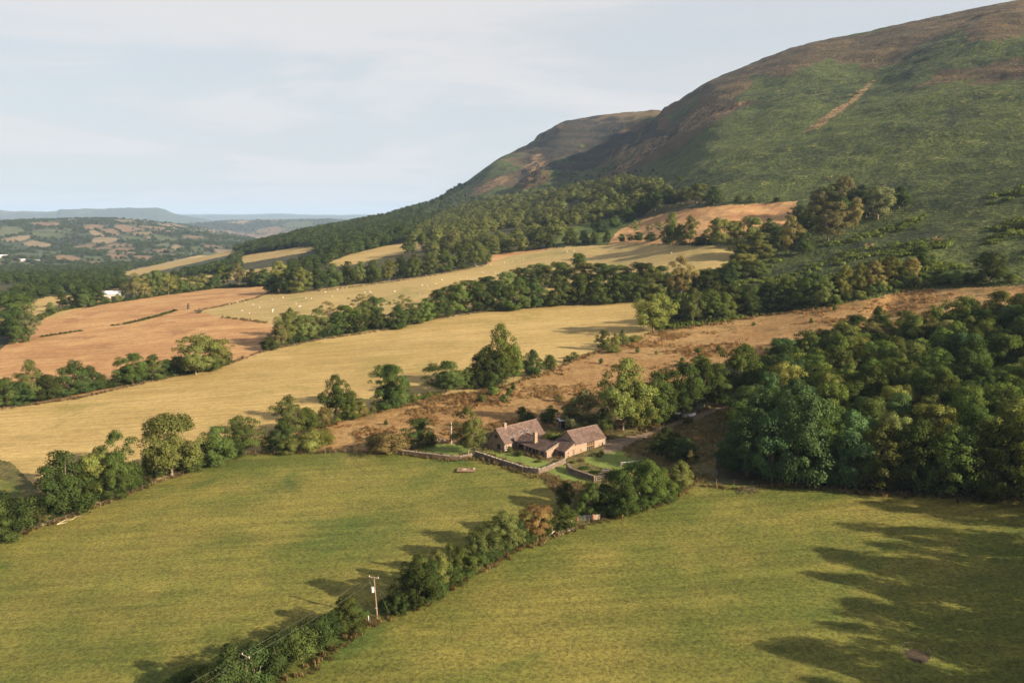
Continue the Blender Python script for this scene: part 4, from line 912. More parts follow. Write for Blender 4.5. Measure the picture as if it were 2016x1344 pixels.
wood('flank_trees', 'loose trees and thorn scrub on the hill nose', fill(((730, 437), (800, 418), (880, 392), (905, 385), (960, 395), (900, 412), (840, 428), (760, 440)), 17.0, 3, None, 2300, 9000), (4, 8), (0.9, 1.3), (3, 3, 1, 1, 3, 3, 0, 3), 3)
wood('skyline_trees', 'tiny trees along the skyline of the hill nose', fill(((735, 436), (780, 419), (850, 398), (905, 366), (925, 362), (900, 380), (860, 402), (790, 424), (745, 438)), 11.0, 13, None, 2300, 9000), (4, 9), (0.9, 1.2), (4, 3, 0, 0, 3, 4, 0, 3), 13)
wood('slope_scrub', 'dark thorn scrub scattered over the hillside foot', fill(((1090, 345), (1160, 330), (1260, 335), (1380, 350), (1420, 385), (1330, 370), (1240, 352), (1110, 372), (1000, 385), (960, 392)), 22.0, 4, None, 1700, 5000), (2.5, 5), (1.0, 1.5), (3, 3, 1, 1, 3, 3, 1, 3), 4)
wood('lower_wood', 'tree belts and hedges below the white roofed shed', fill(((0, 592), (60, 566), (130, 558), (240, 556), (330, 546), (420, 524), (480, 500), (560, 488), (640, 486), (780, 475), (700, 500), (620, 530), (560, 545), (470, 553), (350, 566), (250, 572), (100, 582), (0, 606)), 9.0, 5, off_fields, 1500), (6, 10.5), (1.0, 1.4), (4, 3, 2, 1, 3, 4, 1, 3), 5)
wood('valley_wood', 'dark wood filling the valley bottom on the left', fill(((-300, 575), (0, 560), (0, 535), (60, 532), (130, 536), (230, 520), (360, 500), (470, 480), (500, 470), (430, 500), (330, 530), (240, 550), (130, 562), (0, 572), (-300, 600)), 12.0, 6, lambda X, Y, qx, qy: off_fields(X, Y, qx, qy) & (fbm(X, Y, 220, 3) > 0.02), 2100, 40000), (7, 13), (0.9, 1.3), (5, 3, 0, 0, 3, 5, 1, 3), 6)
# hedges and copses of the far farmland, on the parcel edges
_r3 = np.random.RandomState(4)
X = []; Y = []
N = 60000
yy = np.exp(_r3.uniform(math.log(1250), math.log(9500), N)); uu = _r3.uniform(-0.68, -0.10, N); xx = uu * yy
k, e = [], []
for c0 in range(0, N, 20000):
    a, b = parcels(xx[c0:c0 + 20000], yy[c0:c0 + 20000]); k.append(a); e.append(b)
k = np.concatenate(k); e = np.concatenate(e)
wd = woody(xx, yy) > 0.20
dens = np.clip(3000.0 / yy, 0.25, 1.0)
take = ((e < 0.10) & (_r3.rand(N) < 0.55)) | (((PKIND[k] >= 5) | wd) & (_r3.rand(N) < 0.35)) | (_r3.rand(N) < 0.004)
zz = CAMH + ground_s(xx / yy, np.log(yy)) * yy
qx, qy = proj(xx, yy, zz); take &= off_fields(xx, yy, qx, qy)
for sp in STRIPS:
    for q in (0.3, 0.6, 0.9): take &= ~inside(sp, qx, qy - q * 11 * FPX / yy)
fp = [(a, b) for a, b in zip(xx[take], yy[take])]
wood('far_trees', 'far hedgerow trees and copses across the patchwork valley', fp, (5, 10), (1.0, 1.7), (5, 3, 0, 0, 3, 5, 1, 3), 8)
print('FAR TREES', len(fp))
# ---------------------------------------------------------------- farm: materials
def stone_mat(name, a, b, c, scale=2.2, bump=0.5):
    m, nt, bs = new_mat(name)
    pos = nd(nt, 'ShaderNodeTexCoord').outputs['Object']
    mp = nd(nt, 'ShaderNodeMapping'); mp.inputs['Scale'].default_value = (1, 1, 2.0); nt.links.new(pos, mp.inputs[0])
    vo = nd(nt, 'ShaderNodeTexVoronoi'); vo.inputs['Scale'].default_value = scale; nt.links.new(mp.outputs[0], vo.inputs['Vector'])
    ve = nd(nt, 'ShaderNodeTexVoronoi', feature='DISTANCE_TO_EDGE'); ve.inputs['Scale'].default_value = scale; nt.links.new(mp.outputs[0], ve.inputs['Vector'])
    sep = nd(nt, 'ShaderNodeSeparateColor'); nt.links.new(vo.outputs['Color'], sep.inputs[0])
    n = nnoise(nt, pos, 0.7, 4, 0.6)
    col = nmix(nt, sep.outputs[0], a, b)
    col = nmix(nt, nrange(nt, n, 0.45, 0.7, 0, 0.8), col, c)
    col = nmix(nt, nrange(nt, ve.outputs['Distance'], 0.0, 0.09, 0.5, 0.0), col, (a[0] * 0.45, a[1] * 0.45, a[2] * 0.45))
    nt.links.new(col, bs.inputs['Base Color'])
    nbump(nt, bs, nrange(nt, ve.outputs['Distance'], 0, 0.12), bump, 0.05)
    return m
M['stone'] = stone_mat('rubble_stone', (0.215, 0.145, 0.103), (0.285, 0.205, 0.150), (0.165, 0.115, 0.085))
M['drystone'] = stone_mat('dry_stone', (0.125, 0.092, 0.068), (0.200, 0.150, 0.112), (0.080, 0.068, 0.046), 2.6, 0.8)
def tile_mat(name, a, b, lichen):
    m, nt, bs = new_mat(name)
    tone = nd(nt, 'ShaderNodeAttribute', attribute_name='leaf').outputs['Fac']
    pos = nd(nt, 'ShaderNodeTexCoord').outputs['Object']
    n = nnoise(nt, pos, 0.5, 4, 0.6); n2 = nnoise(nt, pos, 3.2, 3, 0.6)
    col = nmix(nt, tone, a, b)
    col = nmix(nt, nrange(nt, n, 0.42, 0.66, 0, 0.6), col, (a[0] * 0.7, a[1] * 0.68, a[2] * 0.62))
    col = nmix(nt, nrange(nt, n2, 0.64, 0.70, 0, 0.8), col, lichen)
    nt.links.new(col, bs.inputs['Base Color'])
    nbump(nt, bs, n2, 0.3, 0.04)
    return m
M['tile'] = tile_mat('stone_roof_tiles', (0.076, 0.050, 0.042), (0.140, 0.094, 0.078), (0.25, 0.20, 0.16))
def plain(name, col, rough=0.7, metal=0.0, vary=0.25, scale=2.0, spec=0.3):
    m, nt, b = new_mat(name)
    pos = nd(nt, 'ShaderNodeTexCoord').outputs['Object']
    n = nnoise(nt, pos, scale, 4, 0.6)
    c = nmix(nt, nrange(nt, n, 0.3, 0.7), tuple(v * (1 - vary) for v in col), tuple(min(1, v * (1 + vary)) for v in col))
    nt.links.new(c, b.inputs['Base Color'])
    b.inputs['Roughness'].default_value = rough; b.inputs['Metallic'].default_value = metal; b.inputs['Specular IOR Level'].default_value = spec
    return m
M['glass'] = plain('window_glass', (0.022, 0.027, 0.030), 0.08, 0, 0.1, 1.0, 0.6)
M['oak'] = plain('honey_oak', (0.315, 0.165, 0.045), 0.6, 0, 0.2, 5)
M['timber'] = plain('weathered_timber', (0.173, 0.124, 0.083), 0.85, 0, 0.3, 5)
M['darkwood'] = plain('dark_timber', (0.045, 0.034, 0.026), 0.8, 0, 0.3, 4)
M['pole'] = plain('pole_timber', (0.17, 0.118, 0.076), 0.85, 0, 0.2, 3)
M['palewood'] = plain('pale_wood', (0.390, 0.300, 0.210), 0.8, 0, 0.2, 4)
M['white'] = plain('white_paint', (0.555, 0.540, 0.510), 0.6, 0, 0.08)
M['lead'] = plain('lead_grey', (0.247, 0.240, 0.240), 0.6, 0.1, 0.15)
M['coping'] = plain('pale_coping', (0.185, 0.152, 0.118), 0.9, 0, 0.4, 3)
M['wire'] = plain('wire', (0.12, 0.11, 0.09), 0.6, 0.3, 0.1)
M['steel'] = plain('galvanised_steel', (0.22, 0.225, 0.22), 0.5, 0.4, 0.15)
M['red'] = M['red']
M['redpaint'] = plain('red_paint', (0.22, 0.052, 0.040), 0.7, 0, 0.3)
M['bluedoor'] = plain('blue_door_paint', (0.026, 0.045, 0.064), 0.6, 0, 0.2)
M['carpaint'] = plain('silver_car_paint', (0.270, 0.292, 0.315), 0.3, 0.5, 0.05)
M['rubber'] = plain('rubber', (0.015, 0.015, 0.015), 0.8, 0, 0.1)
M['clay'] = plain('red_clay_board', (0.165, 0.098, 0.062), 0.9, 0, 0.25, 2)
M['mud'] = plain('bare_mud', (0.040, 0.026, 0.015), 0.95, 0, 0.35, 1.5)
M['teal'] = plain('teal_sheet', (0.165, 0.338, 0.315), 0.5, 0, 0.1)
M['palesheet'] = plain('pale_roof_sheet', (0.465, 0.450, 0.465), 0.5, 0.1, 0.12, 0.4)
M['fleece'] = plain('fleece', (0.42, 0.39, 0.32), 0.95, 0, 0.1, 4)
M['render'] = plain('pale_render', (0.450, 0.390, 0.330), 0.85, 0, 0.1, 0.5)
M['netting'] = plain('net_tape', (0.525, 0.525, 0.510), 0.7, 0, 0.05)

# ---------------------------------------------------------------- farm: shape helpers (all in a thing's own axes)
class MB:
    def __init__(s): s.v, s.f, s.t = [], [], []
    def poly(s, pts, tone=0.5):
        b = len(s.v); s.v += [tuple(p) for p in pts]; s.f.append(tuple(range(b, b + len(pts)))); s.t += [tone] * len(pts)
    def hexa(s, c, tone=0.5):
        """c: 8 corners, bottom four then top four, both counter-clockwise from above"""
        b = len(s.v); s.v += [tuple(p) for p in c]; s.t += [tone] * 8
        for f in ((3, 2, 1, 0), (4, 5, 6, 7), (0, 1, 5, 4), (1, 2, 6, 5), (2, 3, 7, 6), (3, 0, 4, 7)): s.f.append(tuple(b + i for i in f))
    def box(s, x0, x1, y0, y1, z0, z1, tone=0.5):
        s.hexa(((x0, y0, z0), (x1, y0, z0), (x1, y1, z0), (x0, y1, z0), (x0, y0, z1), (x1, y0, z1), (x1, y1, z1), (x0, y1, z1)), tone)
    def bar(s, a, b, r, sides=6, r2=None):
        V, F = [], []; tube(V, F, [a, b], [r, r if r2 is None else r2], sides)
        k = len(s.v); s.v += [tuple(p) for p in V]; s.t += [0.5] * len(V); s.f += [tuple(k + i for i in f) for f in F]
        s.f.append(tuple(k + i for i in range(sides))[::-1]); s.f.append(tuple(k + sides + i for i in range(sides)))
    def path(s, pts, rads, sides=6):
        V, F = [], []; tube(V, F, pts, rads, sides)
        k = len(s.v); s.v += [tuple(p) for p in V]; s.t += [0.5] * len(V); s.f += [tuple(k + i for i in f) for f in F]
    def mesh(s, name, mat, smooth=False):
        me = bpy.data.meshes.new(name); me.from_pydata([tuple(map(float, p)) for p in s.v], [], s.f); me.update()
        a = me.attributes.new('leaf', 'FLOAT', 'POINT'); a.data.foreach_set('value', np.array(s.t, np.float32))
        if smooth: me.polygons.foreach_set('use_smooth', np.ones(len(me.polygons), bool))
        me.materials.append(mat); return me
    def build(s, name, mat, parent=None, smooth=False, kind=None):
        o = bpy.data.objects.new(name, s.mesh(name, mat, smooth)); COL.objects.link(o)
        if parent: o.parent = parent
        if kind: o['kind'] = kind
        return o
def clip_poly(poly, outline):
    """poly cut to a convex counter-clockwise outline, both in (s, z)"""
    out = list(poly)
    for i in range(len(outline)):
        a, b = outline[i], outline[(i + 1) % len(outline)]
        side = lambda p: (b[0] - a[0]) * (p[1] - a[1]) - (b[1] - a[1]) * (p[0] - a[0])
        inp, out = out, []
        for j in range(len(inp)):
            p, q = inp[j], inp[(j + 1) % len(inp)]; sp, sq = side(p), side(q)
            if sp >= -1e-9: out.append(p)
            if (sp > 1e-9 and sq < -1e-9) or (sp < -1e-9 and sq > 1e-9):
                t = sp / (sp - sq); out.append((p[0] + (q[0] - p[0]) * t, p[1] + (q[1] - p[1]) * t))
        if not out: return []
    return out
def wall(mb, a, b, outline, holes=(), depth=0.3):
    """upright wall over the ground line a-b, outside on its right hand; outline and holes in (distance along, height)"""
    L = math.hypot(b[0] - a[0], b[1] - a[1]); ux, uy = (b[0] - a[0]) / L, (b[1] - a[1]) / L
    nx, ny = uy, -ux
    P = lambda s, z, d=0.0: (a[0] + ux * s - nx * d, a[1] + uy * s - ny * d, z)
    ss = sorted({p[0] for p in outline} | {h[i] for h in holes for i in (0, 1)}); zs = sorted({p[1] for p in outline} | {h[i] for h in holes for i in (2, 3)})
    for s0, s1 in zip(ss, ss[1:]):
        for z0, z1 in zip(zs, zs[1:]):
            cs, cz = (s0 + s1) / 2, (z0 + z1) / 2
            if any(h[0] < cs < h[1] and h[2] < cz < h[3] for h in holes): continue
            c = clip_poly(((s0, z0), (s1, z0), (s1, z1), (s0, z1)), outline)
            if len(c) > 2: mb.poly([P(*p) for p in c])
    for h in holes:
        s0, s1, z0, z1 = h[:4]
        mb.poly((P(s0, z0), P(s0, z0, depth), P(s0, z1, depth), P(s0, z1))[::-1]); mb.poly((P(s1, z0), P(s1, z0, depth), P(s1, z1, depth), P(s1, z1)))
        mb.poly((P(s0, z0), P(s1, z0), P(s1, z0, depth), P(s0, z0, depth))); mb.poly((P(s0, z1), P(s1, z1), P(s1, z1, depth), P(s0, z1, depth))[::-1])
    return P
def window(parent, P, h, depth=0.14, cols=2, rows=2, frame='timber', name='window', sill=True, panel=0.0, panelmat='oak'):
    """a frame with bars, panes behind it and a sill, set in the hole h of the wall that gave P"""
    s0, s1, z0, z1 = h[:4]; fw = 0.07
    f = MB()
    def slab(a0, a1, b0, b1, d0, d1, mb):
        mb.hexa([P(a0, b0, d1), P(a1, b0, d1), P(a1, b0, d0), P(a0, b0, d0), P(a0, b1, d1), P(a1, b1, d1), P(a1, b1, d0), P(a0, b1, d0)])
    zg = z0 + panel
    slab(s0, s0 + fw, z0, z1, depth - .04, depth + .04, f); slab(s1 - fw, s1, z0, z1, depth - .04, depth + .04, f)
    slab(s0 + fw, s1 - fw, z0, z0 + fw, depth - .039, depth + .039, f); slab(s0 + fw, s1 - fw, z1 - fw, z1, depth - .039, depth + .039, f)
    for k in range(1, cols): slab(s0 + (s1 - s0) * k / cols - .03, s0 + (s1 - s0) * k / cols + .03, z0 + fw, z1 - fw, depth - .035, depth + .035, f)
    for k in range(1, rows): slab(s0 + fw, s1 - fw, zg + (z1 - zg) * k / rows - .03, zg + (z1 - zg) * k / rows + .03, depth - .033, depth + .033, f)
    w = f.build(name, M[frame], parent)
    for c in range(cols):
        for r_ in range(rows):
            p = MB(); a0, a1 = s0 + (s1 - s0) * c / cols, s0 + (s1 - s0) * (c + 1) / cols; b0, b1 = zg + (z1 - zg) * r_ / rows, zg + (z1 - zg) * (r_ + 1) / rows
            slab(a0, a1, b0, b1, depth + .008, depth + .016, p); p.build('pane', M['glass'], w)
    if panel > 0:
        p = MB(); slab(s0, s1, z0, zg, depth + .006, depth + .02, p); p.build('panel', M[panelmat], w)
    if sill:
        q = MB(); slab(s0 - .08, s1 + .08, z0 - .09, z0 - .002, -.06, depth - .04, q); q.build('sill', M['coping'], w)
    return w
def door(parent, P, h, mat='darkwood', depth=0.16):
    s0, s1, z0, z1 = h[:4]; d = MB()
    n = 5
    for k in range(n):
        a0, a1 = s0 + (s1 - s0) * k / n + .006, s0 + (s1 - s0) * (k + 1) / n - .006
        d.hexa([P(a0, z0, depth), P(a1, z0, depth), P(a1, z0, depth + .05), P(a0, z0, depth + .05), P(a0, z1, depth), P(a1, z1, depth), P(a1, z1, depth + .05), P(a0, z1, depth + .05)])
    o = d.build('door', M[mat], parent)
    k = MB(); c = P(s1 - .15, (z0 + z1) / 2, depth - .04); e = P(s1 - .15, (z0 + z1) / 2 + .12, depth - .04); k.bar(c, e, .03); k.build('handle', M['lead'], o)
    return o
def roof_slope(root, top_a, top_b, bot_a, bot_b, seed, tw=0.55, course=0.30, th=0.09):
    """one pitch: a boarded slab (part) covered with overlapping stone tiles (its sub-part)"""
    ta, tb, ba, bb = (np.array(p, float) for p in (top_a, top_b, bot_a, bot_b))
    n = np.cross(tb - ta, ba - ta); n /= np.linalg.norm(n)
    if n[2] < 0: n = -n
    s = MB(); d = n * 0.10
    order = [ba, bb, tb, ta]
    if np.cross(bb - ba, tb - ba)[2] < 0: order = order[::-1]
    s.hexa([p - d for p in order] + list(order))
    roof = s.build('roof', M['darkwood'], root)
    r = random.Random(seed); m = MB()
    Ls = np.linalg.norm((ba + bb) / 2 - (ta + tb) / 2); nc = max(2, int(Ls / course)); nw = max(2, int(np.linalg.norm(tb - ta) / tw))
    for i in range(nc):
        t0, t1 = i / nc, min(1.015, (i + 1.25) / nc)
        k = 0; x = -r.random() * 0.6
        while x < nw:
            w = r.uniform(0.75, 1.3); a0, a1 = max(0, x) / nw, min(nw, x + w - 0.03) / nw; x += w
            if a1 - a0 < 0.003: continue
            up = n * (0.012 + r.uniform(0, 0.02)); dn = n * (th + r.uniform(-0.02, 0.035))
            q = lambda a, t: (ta * (1 - a) + tb * a) * (1 - t) + (ba * (1 - a) + bb * a) * t
            c0, c1, c2, c3 = q(a0, t1), q(a1, t1), q(a1, t0), q(a0, t0)
            base = [c0 + n * .01, c1 + n * .01, c2 + n * .006, c3 + n * .006]; top = [c0 + dn, c1 + dn, c2 + up, c3 + up]
            if np.cross(c1 - c0, c2 - c0).dot(n) < 0: base, top = base[::-1], top[::-1]
            m.hexa(base + top, min(1, max(0, r.gauss(0.45, 0.25))))
    m.build('roof_tiles', M['tile'], roof, kind='stuff')
    return roof
def ridge_tiles(root, a, b, seed):
    r = random.Random(seed); m = MB(); a, b = np.array(a, float), np.array(b, float); L = np.linalg.norm(b - a); u = (b - a) / L; s = np.cross(u, (0, 0, 1)); s /= np.linalg.norm(s)
    k = int(L / 0.5)
    for i in range(k):
        p, q = a + u * L * i / k, a + u * (L * (i + 1) / k - 0.015); h = 0.10 + r.uniform(-.01, .02)
        m.hexa([p - s * .2 - (0, 0, .10), q - s * .2 - (0, 0, .10), q + s * .2 - (0, 0, .10), p + s * .2 - (0, 0, .10), p - s * .06 + (0, 0, h), q - s * .06 + (0, 0, h), q + s * .06 + (0, 0, h), p + s * .06 + (0, 0, h)], min(1, max(0, r.gauss(0.75, 0.2))))
    m.build('ridge_tiles', M['tile'], root)
def root_at(name, x, y, z, rz, label, cat, group=None):
    o = bpy.data.objects.new(name, None); COL.objects.link(o); o.empty_display_size = 0.5
    o.location = (x, y, z); o.rotation_euler = (0, 0, rz)
    return tagged(o, label, cat, group)
def chimney(root, x0, x1, y0, y1, z0, z1, name='chimney'):
    c = MB(); c.box(x0, x1, y0, y1, z0, z1); ch = c.build(name, M['stone'], root)
    c = MB(); c.box(x0 - .08, x1 + .08, y0 - .08, y1 + .08, z1 + .003, z1 + .14); c.build('cap', M['coping'], ch)
    c = MB(); c.bar(((x0 + x1) / 2, (y0 + y1) / 2, z1 + .14), ((x0 + x1) / 2, (y0 + y1) / 2, z1 + .5), .14, 8, .12); c.build('chimney_pot', M['clay'], ch)
    return ch
# ---------------------------------------------------------------- farmhouse: x along its length (away to the right), y to the back
TH = 0.815; FX, FY, FZ = -2.062, 229.70, -1.10
L, W, HE, HR, DN = 16.56, 6.48, 2.68, 6.15, -1.2
fh = root_at('farmhouse', FX, FY, FZ, TH, 'long stone farmhouse with steep stone-tiled roof and shaded gable', 'house')
mb = MB()
gable = ((0, DN), (W, DN), (W, HE), (W / 2, HR), (0, HE))
front = [(0.55, 1.45, 0.6, 1.75), (13.4, 14.4, 0.7, 1.9), (8.5, 9.4, 0.05, 2.1)]
Pf = wall(mb, (0, 0), (L, 0), ((0, DN), (L, DN), (L, HE), (0, HE)), front)
gl = [(W - 3.24 - .55, W - 3.24 + .55, 3.6, 4.65), (W - 2.2 - .65, W - 2.2 + .65, 0.7, 2.15)]
Pg = wall(mb, (0, W), (0, 0), gable, gl)
wall(mb, (L, 0), (L, W), gable); wall(mb, (L, W), (0, W), ((0, DN), (L, DN), (L, HE), (0, HE)))
mb.build('wall', M['stone'], fh)
for h in gl: window(fh, Pg, h, cols=2, rows=2, frame='darkwood')
window(fh, Pf, front[0], cols=1, rows=2, frame='white'); window(fh, Pf, front[1], cols=2, rows=2, frame='darkwood'); door(fh, Pf, front[2])
pitch = (HR - HE) / (W / 2); ov = 0.3
roof_slope(fh, (-.15, W / 2, HR + .02), (L + .15, W / 2, HR + .02), (-.15, -ov, HE - ov * pitch + .02), (L + .15, -ov, HE - ov * pitch + .02), 1)
roof_slope(fh, (L + .15, W / 2 + .004, HR + .02), (-.15, W / 2 + .004, HR + .02), (L + .15, W + ov, HE - ov * pitch + .02), (-.15, W + ov, HE - ov * pitch + .02), 2)
ridge_tiles(fh, (-.16, W / 2, HR + .12), (L + .16, W / 2, HR + .12), 3)
chimney(fh, 2.9, 3.8, W / 2 - .45, W / 2 + .45, HR - .5, HR + 1.05)
for t, s in ((.484, .534), (.646, .551), (.29, .627), (.20, .72)):            # rooflights in the front pitch
    sw = 0.34 if s < .6 else .2
    c = np.array((t * L, W / 2 - s * (W / 2 + ov), HR - s * (W / 2 + ov) * pitch)); dv = np.array((0, -1, -pitch)); dv /= np.linalg.norm(dv); nv = np.array((0, -pitch, 1)); nv /= np.linalg.norm(nv); ux = np.array((1, 0, 0))
    def lite(half_w, half_h, d0, d1, nm, mat, par):
        m = MB(); q = [c + ux * a * half_w + dv * b * half_h for a, b in ((-1, 1), (1, 1), (1, -1), (-1, -1))]
        m.hexa([p + nv * d0 for p in q] + [p + nv * d1 for p in q]); return m.build(nm, M[mat], par)
    fr = lite(sw + .08, sw * 1.15 + .08, .02, .19, 'rooflight', 'lead', fh); lite(sw, sw * 1.15, .195, .205, 'pane', 'glass', fr)
# ---------------------------------------------------------------- barn
TB = 0.709; BX, BY, BZ = 16.80, 223.345, -0.33
L2, W2, HE2, HR2 = 11.49, 6.54, 3.5, 6.25
bn = root_at('barn', BX, BY, BZ, TB, 'stone barn with tall oak-framed glazed cart doorway beside the track', 'barn')
mb = MB()
cart = (4.4, 7.3, -0.1, 3.15)
Pb = wall(mb, (0, 0), (L2, 0), ((0, -1.5), (L2, -1.5), (L2, HE2), (0, HE2)), [cart, (10.2, 10.75, 0.9, 2.1), (2.0, 2.25, 0.9, 1.8), (9.0, 9.2, 0.9, 1.9)])
g2 = ((0, -1.5), (W2, -1.5), (W2, HE2), (W2 / 2, HR2), (0, HE2))
wall(mb, (0, W2), (0, 0), g2); wall(mb, (L2, 0), (L2, W2), g2); wall(mb, (L2, W2), (0, W2), ((0, -1.5), (L2, -1.5), (L2, HE2), (0, HE2)))
mb.build('wall', M['stone'], bn)
window(bn, Pb, (4.4, 7.3, 2.05, 3.15), cols=4, rows=2, frame='oak', sill=False, name='upper_window')
window(bn, Pb, (4.4, 7.3, -0.1, 2.045), cols=4, rows=1, frame='oak', panel=0.65, name='glazed_door', sill=False)
window(bn, Pb, (10.2, 10.75, 0.9, 2.1), cols=1, rows=2, frame='darkwood')
for h in ((2.0, 2.25, 0.9, 1.8), (9.0, 9.2, 0.9, 1.9)):
    m = MB(); m.hexa([Pb(h[0], h[2], .2), Pb(h[1], h[2], .2), Pb(h[1], h[2], .25), Pb(h[0], h[2], .25), Pb(h[0], h[3], .2), Pb(h[1], h[3], .2), Pb(h[1], h[3], .25), Pb(h[0], h[3], .25)]); m.build('vent_slit', M['darkwood'], bn)
p2 = (HR2 - HE2) / (W2 / 2)
roof_slope(bn, (-.12, W2 / 2, HR2 + .02), (L2 + .15, W2 / 2, HR2 + .02), (-.12, -ov, HE2 - ov * p2 + .02), (L2 + .15, -ov, HE2 - ov * p2 + .02), 4)
roof_slope(bn, (L2 + .15, W2 / 2 + .004, HR2 + .02), (-.12, W2 / 2 + .004, HR2 + .02), (L2 + .15, W2 + ov, HE2 - ov * p2 + .02), (-.12, W2 + ov, HE2 - ov * p2 + .02), 5)
ridge_tiles(bn, (-.14, W2 / 2, HR2 + .12), (L2 + .16, W2 / 2, HR2 + .12), 6)
m = MB(); m.bar((L2 + .1, -.12, HE2 - .1), (L2 + .1, -.12, -.3), .06); m.build('downpipe', M['lead'], bn)
# ---------------------------------------------------------------- lean-to against the barn gable (shares the barn's axes)
lt = root_at('lean_to', BX, BY, BZ, TB, 'lean-to of stone with tiled mono-pitch roof against the barn gable', 'lean-to')
LC, WC = 3.75, 6.45; hl, hh = 2.05, 3.85
mb = MB()
e_out = ((0, -1.5), (LC, -1.5), (LC, hh), (0, hl))
Pe = wall(mb, (-LC, 0.02), (-.004, 0.02), e_out, [(2.65, 3.4, -0.05, 2.05), (0.95, 1.35, 1.15, 1.55), (0.95, 1.35, 0.35, 0.75)])
wf = [(3.6, 6.0, -.25, 1.55), (0.8, 1.9, 0.4, 1.45)]
Pw = wall(mb, (-LC, WC), (-LC, 0.02), ((0, -1.5), (WC - .02, -1.5), (WC - .02, hl), (0, hl)), wf)
wall(mb, (-.004, WC), (-LC, WC), ((0, -1.5), (LC, -1.5), (LC, hl), (0, hh)))
mb.build('wall', M['stone'], lt)
door(lt, Pe, (2.65, 3.4, -.05, 2.05), 'timber'); door(lt, Pw, wf[0], 'bluedoor'); window(lt, Pw, wf[1], frame='darkwood')
for h in ((0.95, 1.35, 1.15, 1.55), (0.95, 1.35, 0.35, 0.75)): window(lt, Pe, h, cols=1, rows=1, frame='darkwood', sill=False)
roof_slope(lt, (-.02, WC + .1, hh + .05), (-.02, -.12, hh + .05), (-LC - .3, WC + .1, hl - .10), (-LC - .3, -.12, hl - .10), 7)
m = MB(); m.hexa([(-.16, -.1, hh + .10), (-.004, -.1, hh + .10), (-.004, WC, hh + .10), (-.16, WC, hh + .10), (-.1, -.1, hh + .26), (-.004, -.1, hh + .26), (-.004, WC, hh + .26), (-.1, WC, hh + .26)]); m.build('flashing', M['coping'], lt)
# ---------------------------------------------------------------- long low wing joining house and lean-to
E0, E1 = np.array((0.95, 233.3)), np.array((9.2, 221.9))
ang = math.atan2(E1[1] - E0[1], E1[0] - E0[0]); LW = float(np.linalg.norm(E1 - E0)); DW = 3.9
lw = root_at('link_wing', E0[0], E0[1], -1.1, ang, 'low glazed wing with its own chimney joining farmhouse and barn', 'wing')
mb = MB()
gz_ = [(4.9, 5.7, 0.1, 2.1), (6.1, 7.4, 0.05, 2.2), (7.7, 9.0, 0.05, 2.2), (9.4, 10.2, 0.1, 2.1), (1.6, 3.9, 0.05, 2.1), (11.4, 12.6, 0.9, 2.0)]
Pl = wall(mb, (0, 0), (LW, 0), ((0, -1.2), (LW, -1.2), (LW, 2.55), (0, 2.55)), gz_)
wall(mb, (LW, 0), (LW, DW), ((0, -1.2), (DW, -1.2), (DW, 3.95), (0, 2.55))); wall(mb, (0, DW), (0, 0), ((0, -1.2), (DW, -1.2), (DW, 2.55), (0, 3.95)))
wall(mb, (LW, DW), (0, DW), ((0, -1.2), (LW, -1.2), (LW, 3.95), (0, 3.95)))
mb.build('wall', M['stone'], lw)
for h in gz_[:4]: window(lw, Pl, h, cols=1 if h[1] - h[0] < 1 else 2, rows=1, frame='darkwood', sill=False, name='glazed_door')
window(lw, Pl, gz_[4], cols=3, rows=1, frame='darkwood', sill=False, name='glazed_door'); window(lw, Pl, gz_[5], frame='darkwood')
roof_slope(lw, (-.1, DW, 4.02), (LW + .1, DW, 4.02), (-.1, -.5, 2.40), (LW + .1, -.5, 2.40), 8)
ridge_tiles(lw, (-.1, DW, 4.12), (LW + .1, DW, 4.12), 9)
m = MB(); m.hexa([(LW - .12, -.52, 2.47), (LW + .22, -.52, 2.47), (LW + .22, DW + .1, 4.12), (LW - .12, DW + .1, 4.12), (LW - .12, -.52, 2.68), (LW + .22, -.52, 2.68), (LW + .22, DW + .1, 4.33), (LW - .12, DW + .1, 4.33)]); m.build('verge_coping', M['coping'], lw)
chimney(lw, 6.3, 7.3, 1.2, 2.1, 2.6, 6.0)
# ---------------------------------------------------------------- open shed behind
p = at(1110, 858)
sh = root_at('open_shed', 14.2, 247.5, gz(14.2, 247.5), 0.15, 'small open-fronted shed with flat pale roof behind the barn', 'shed')
m = MB(); m.box(0, 5.0, 2.9, 3.0, -.3, 2.3); m.box(-.05, .05, 0, 2.9, -.3, 2.25); m.box(4.95, 5.05, 0, 2.9, -.3, 2.25); m.build('wall', M['darkwood'], sh)
m = MB(); m.hexa([(-.3, -.4, 2.32), (5.3, -.4, 2.32), (5.3, 3.3, 2.36), (-.3, 3.3, 2.36), (-.3, -.4, 2.46), (5.3, -.4, 2.46), (5.3, 3.3, 2.5), (-.3, 3.3, 2.5)]); m.build('roof', M['palesheet'], sh)
for x in (.1, 1.7, 3.3, 4.9):
    m = MB(); m.box(x - .09, x + .09, .02, .2, -.3, 2.31); m.build('post', M['palewood'], sh)

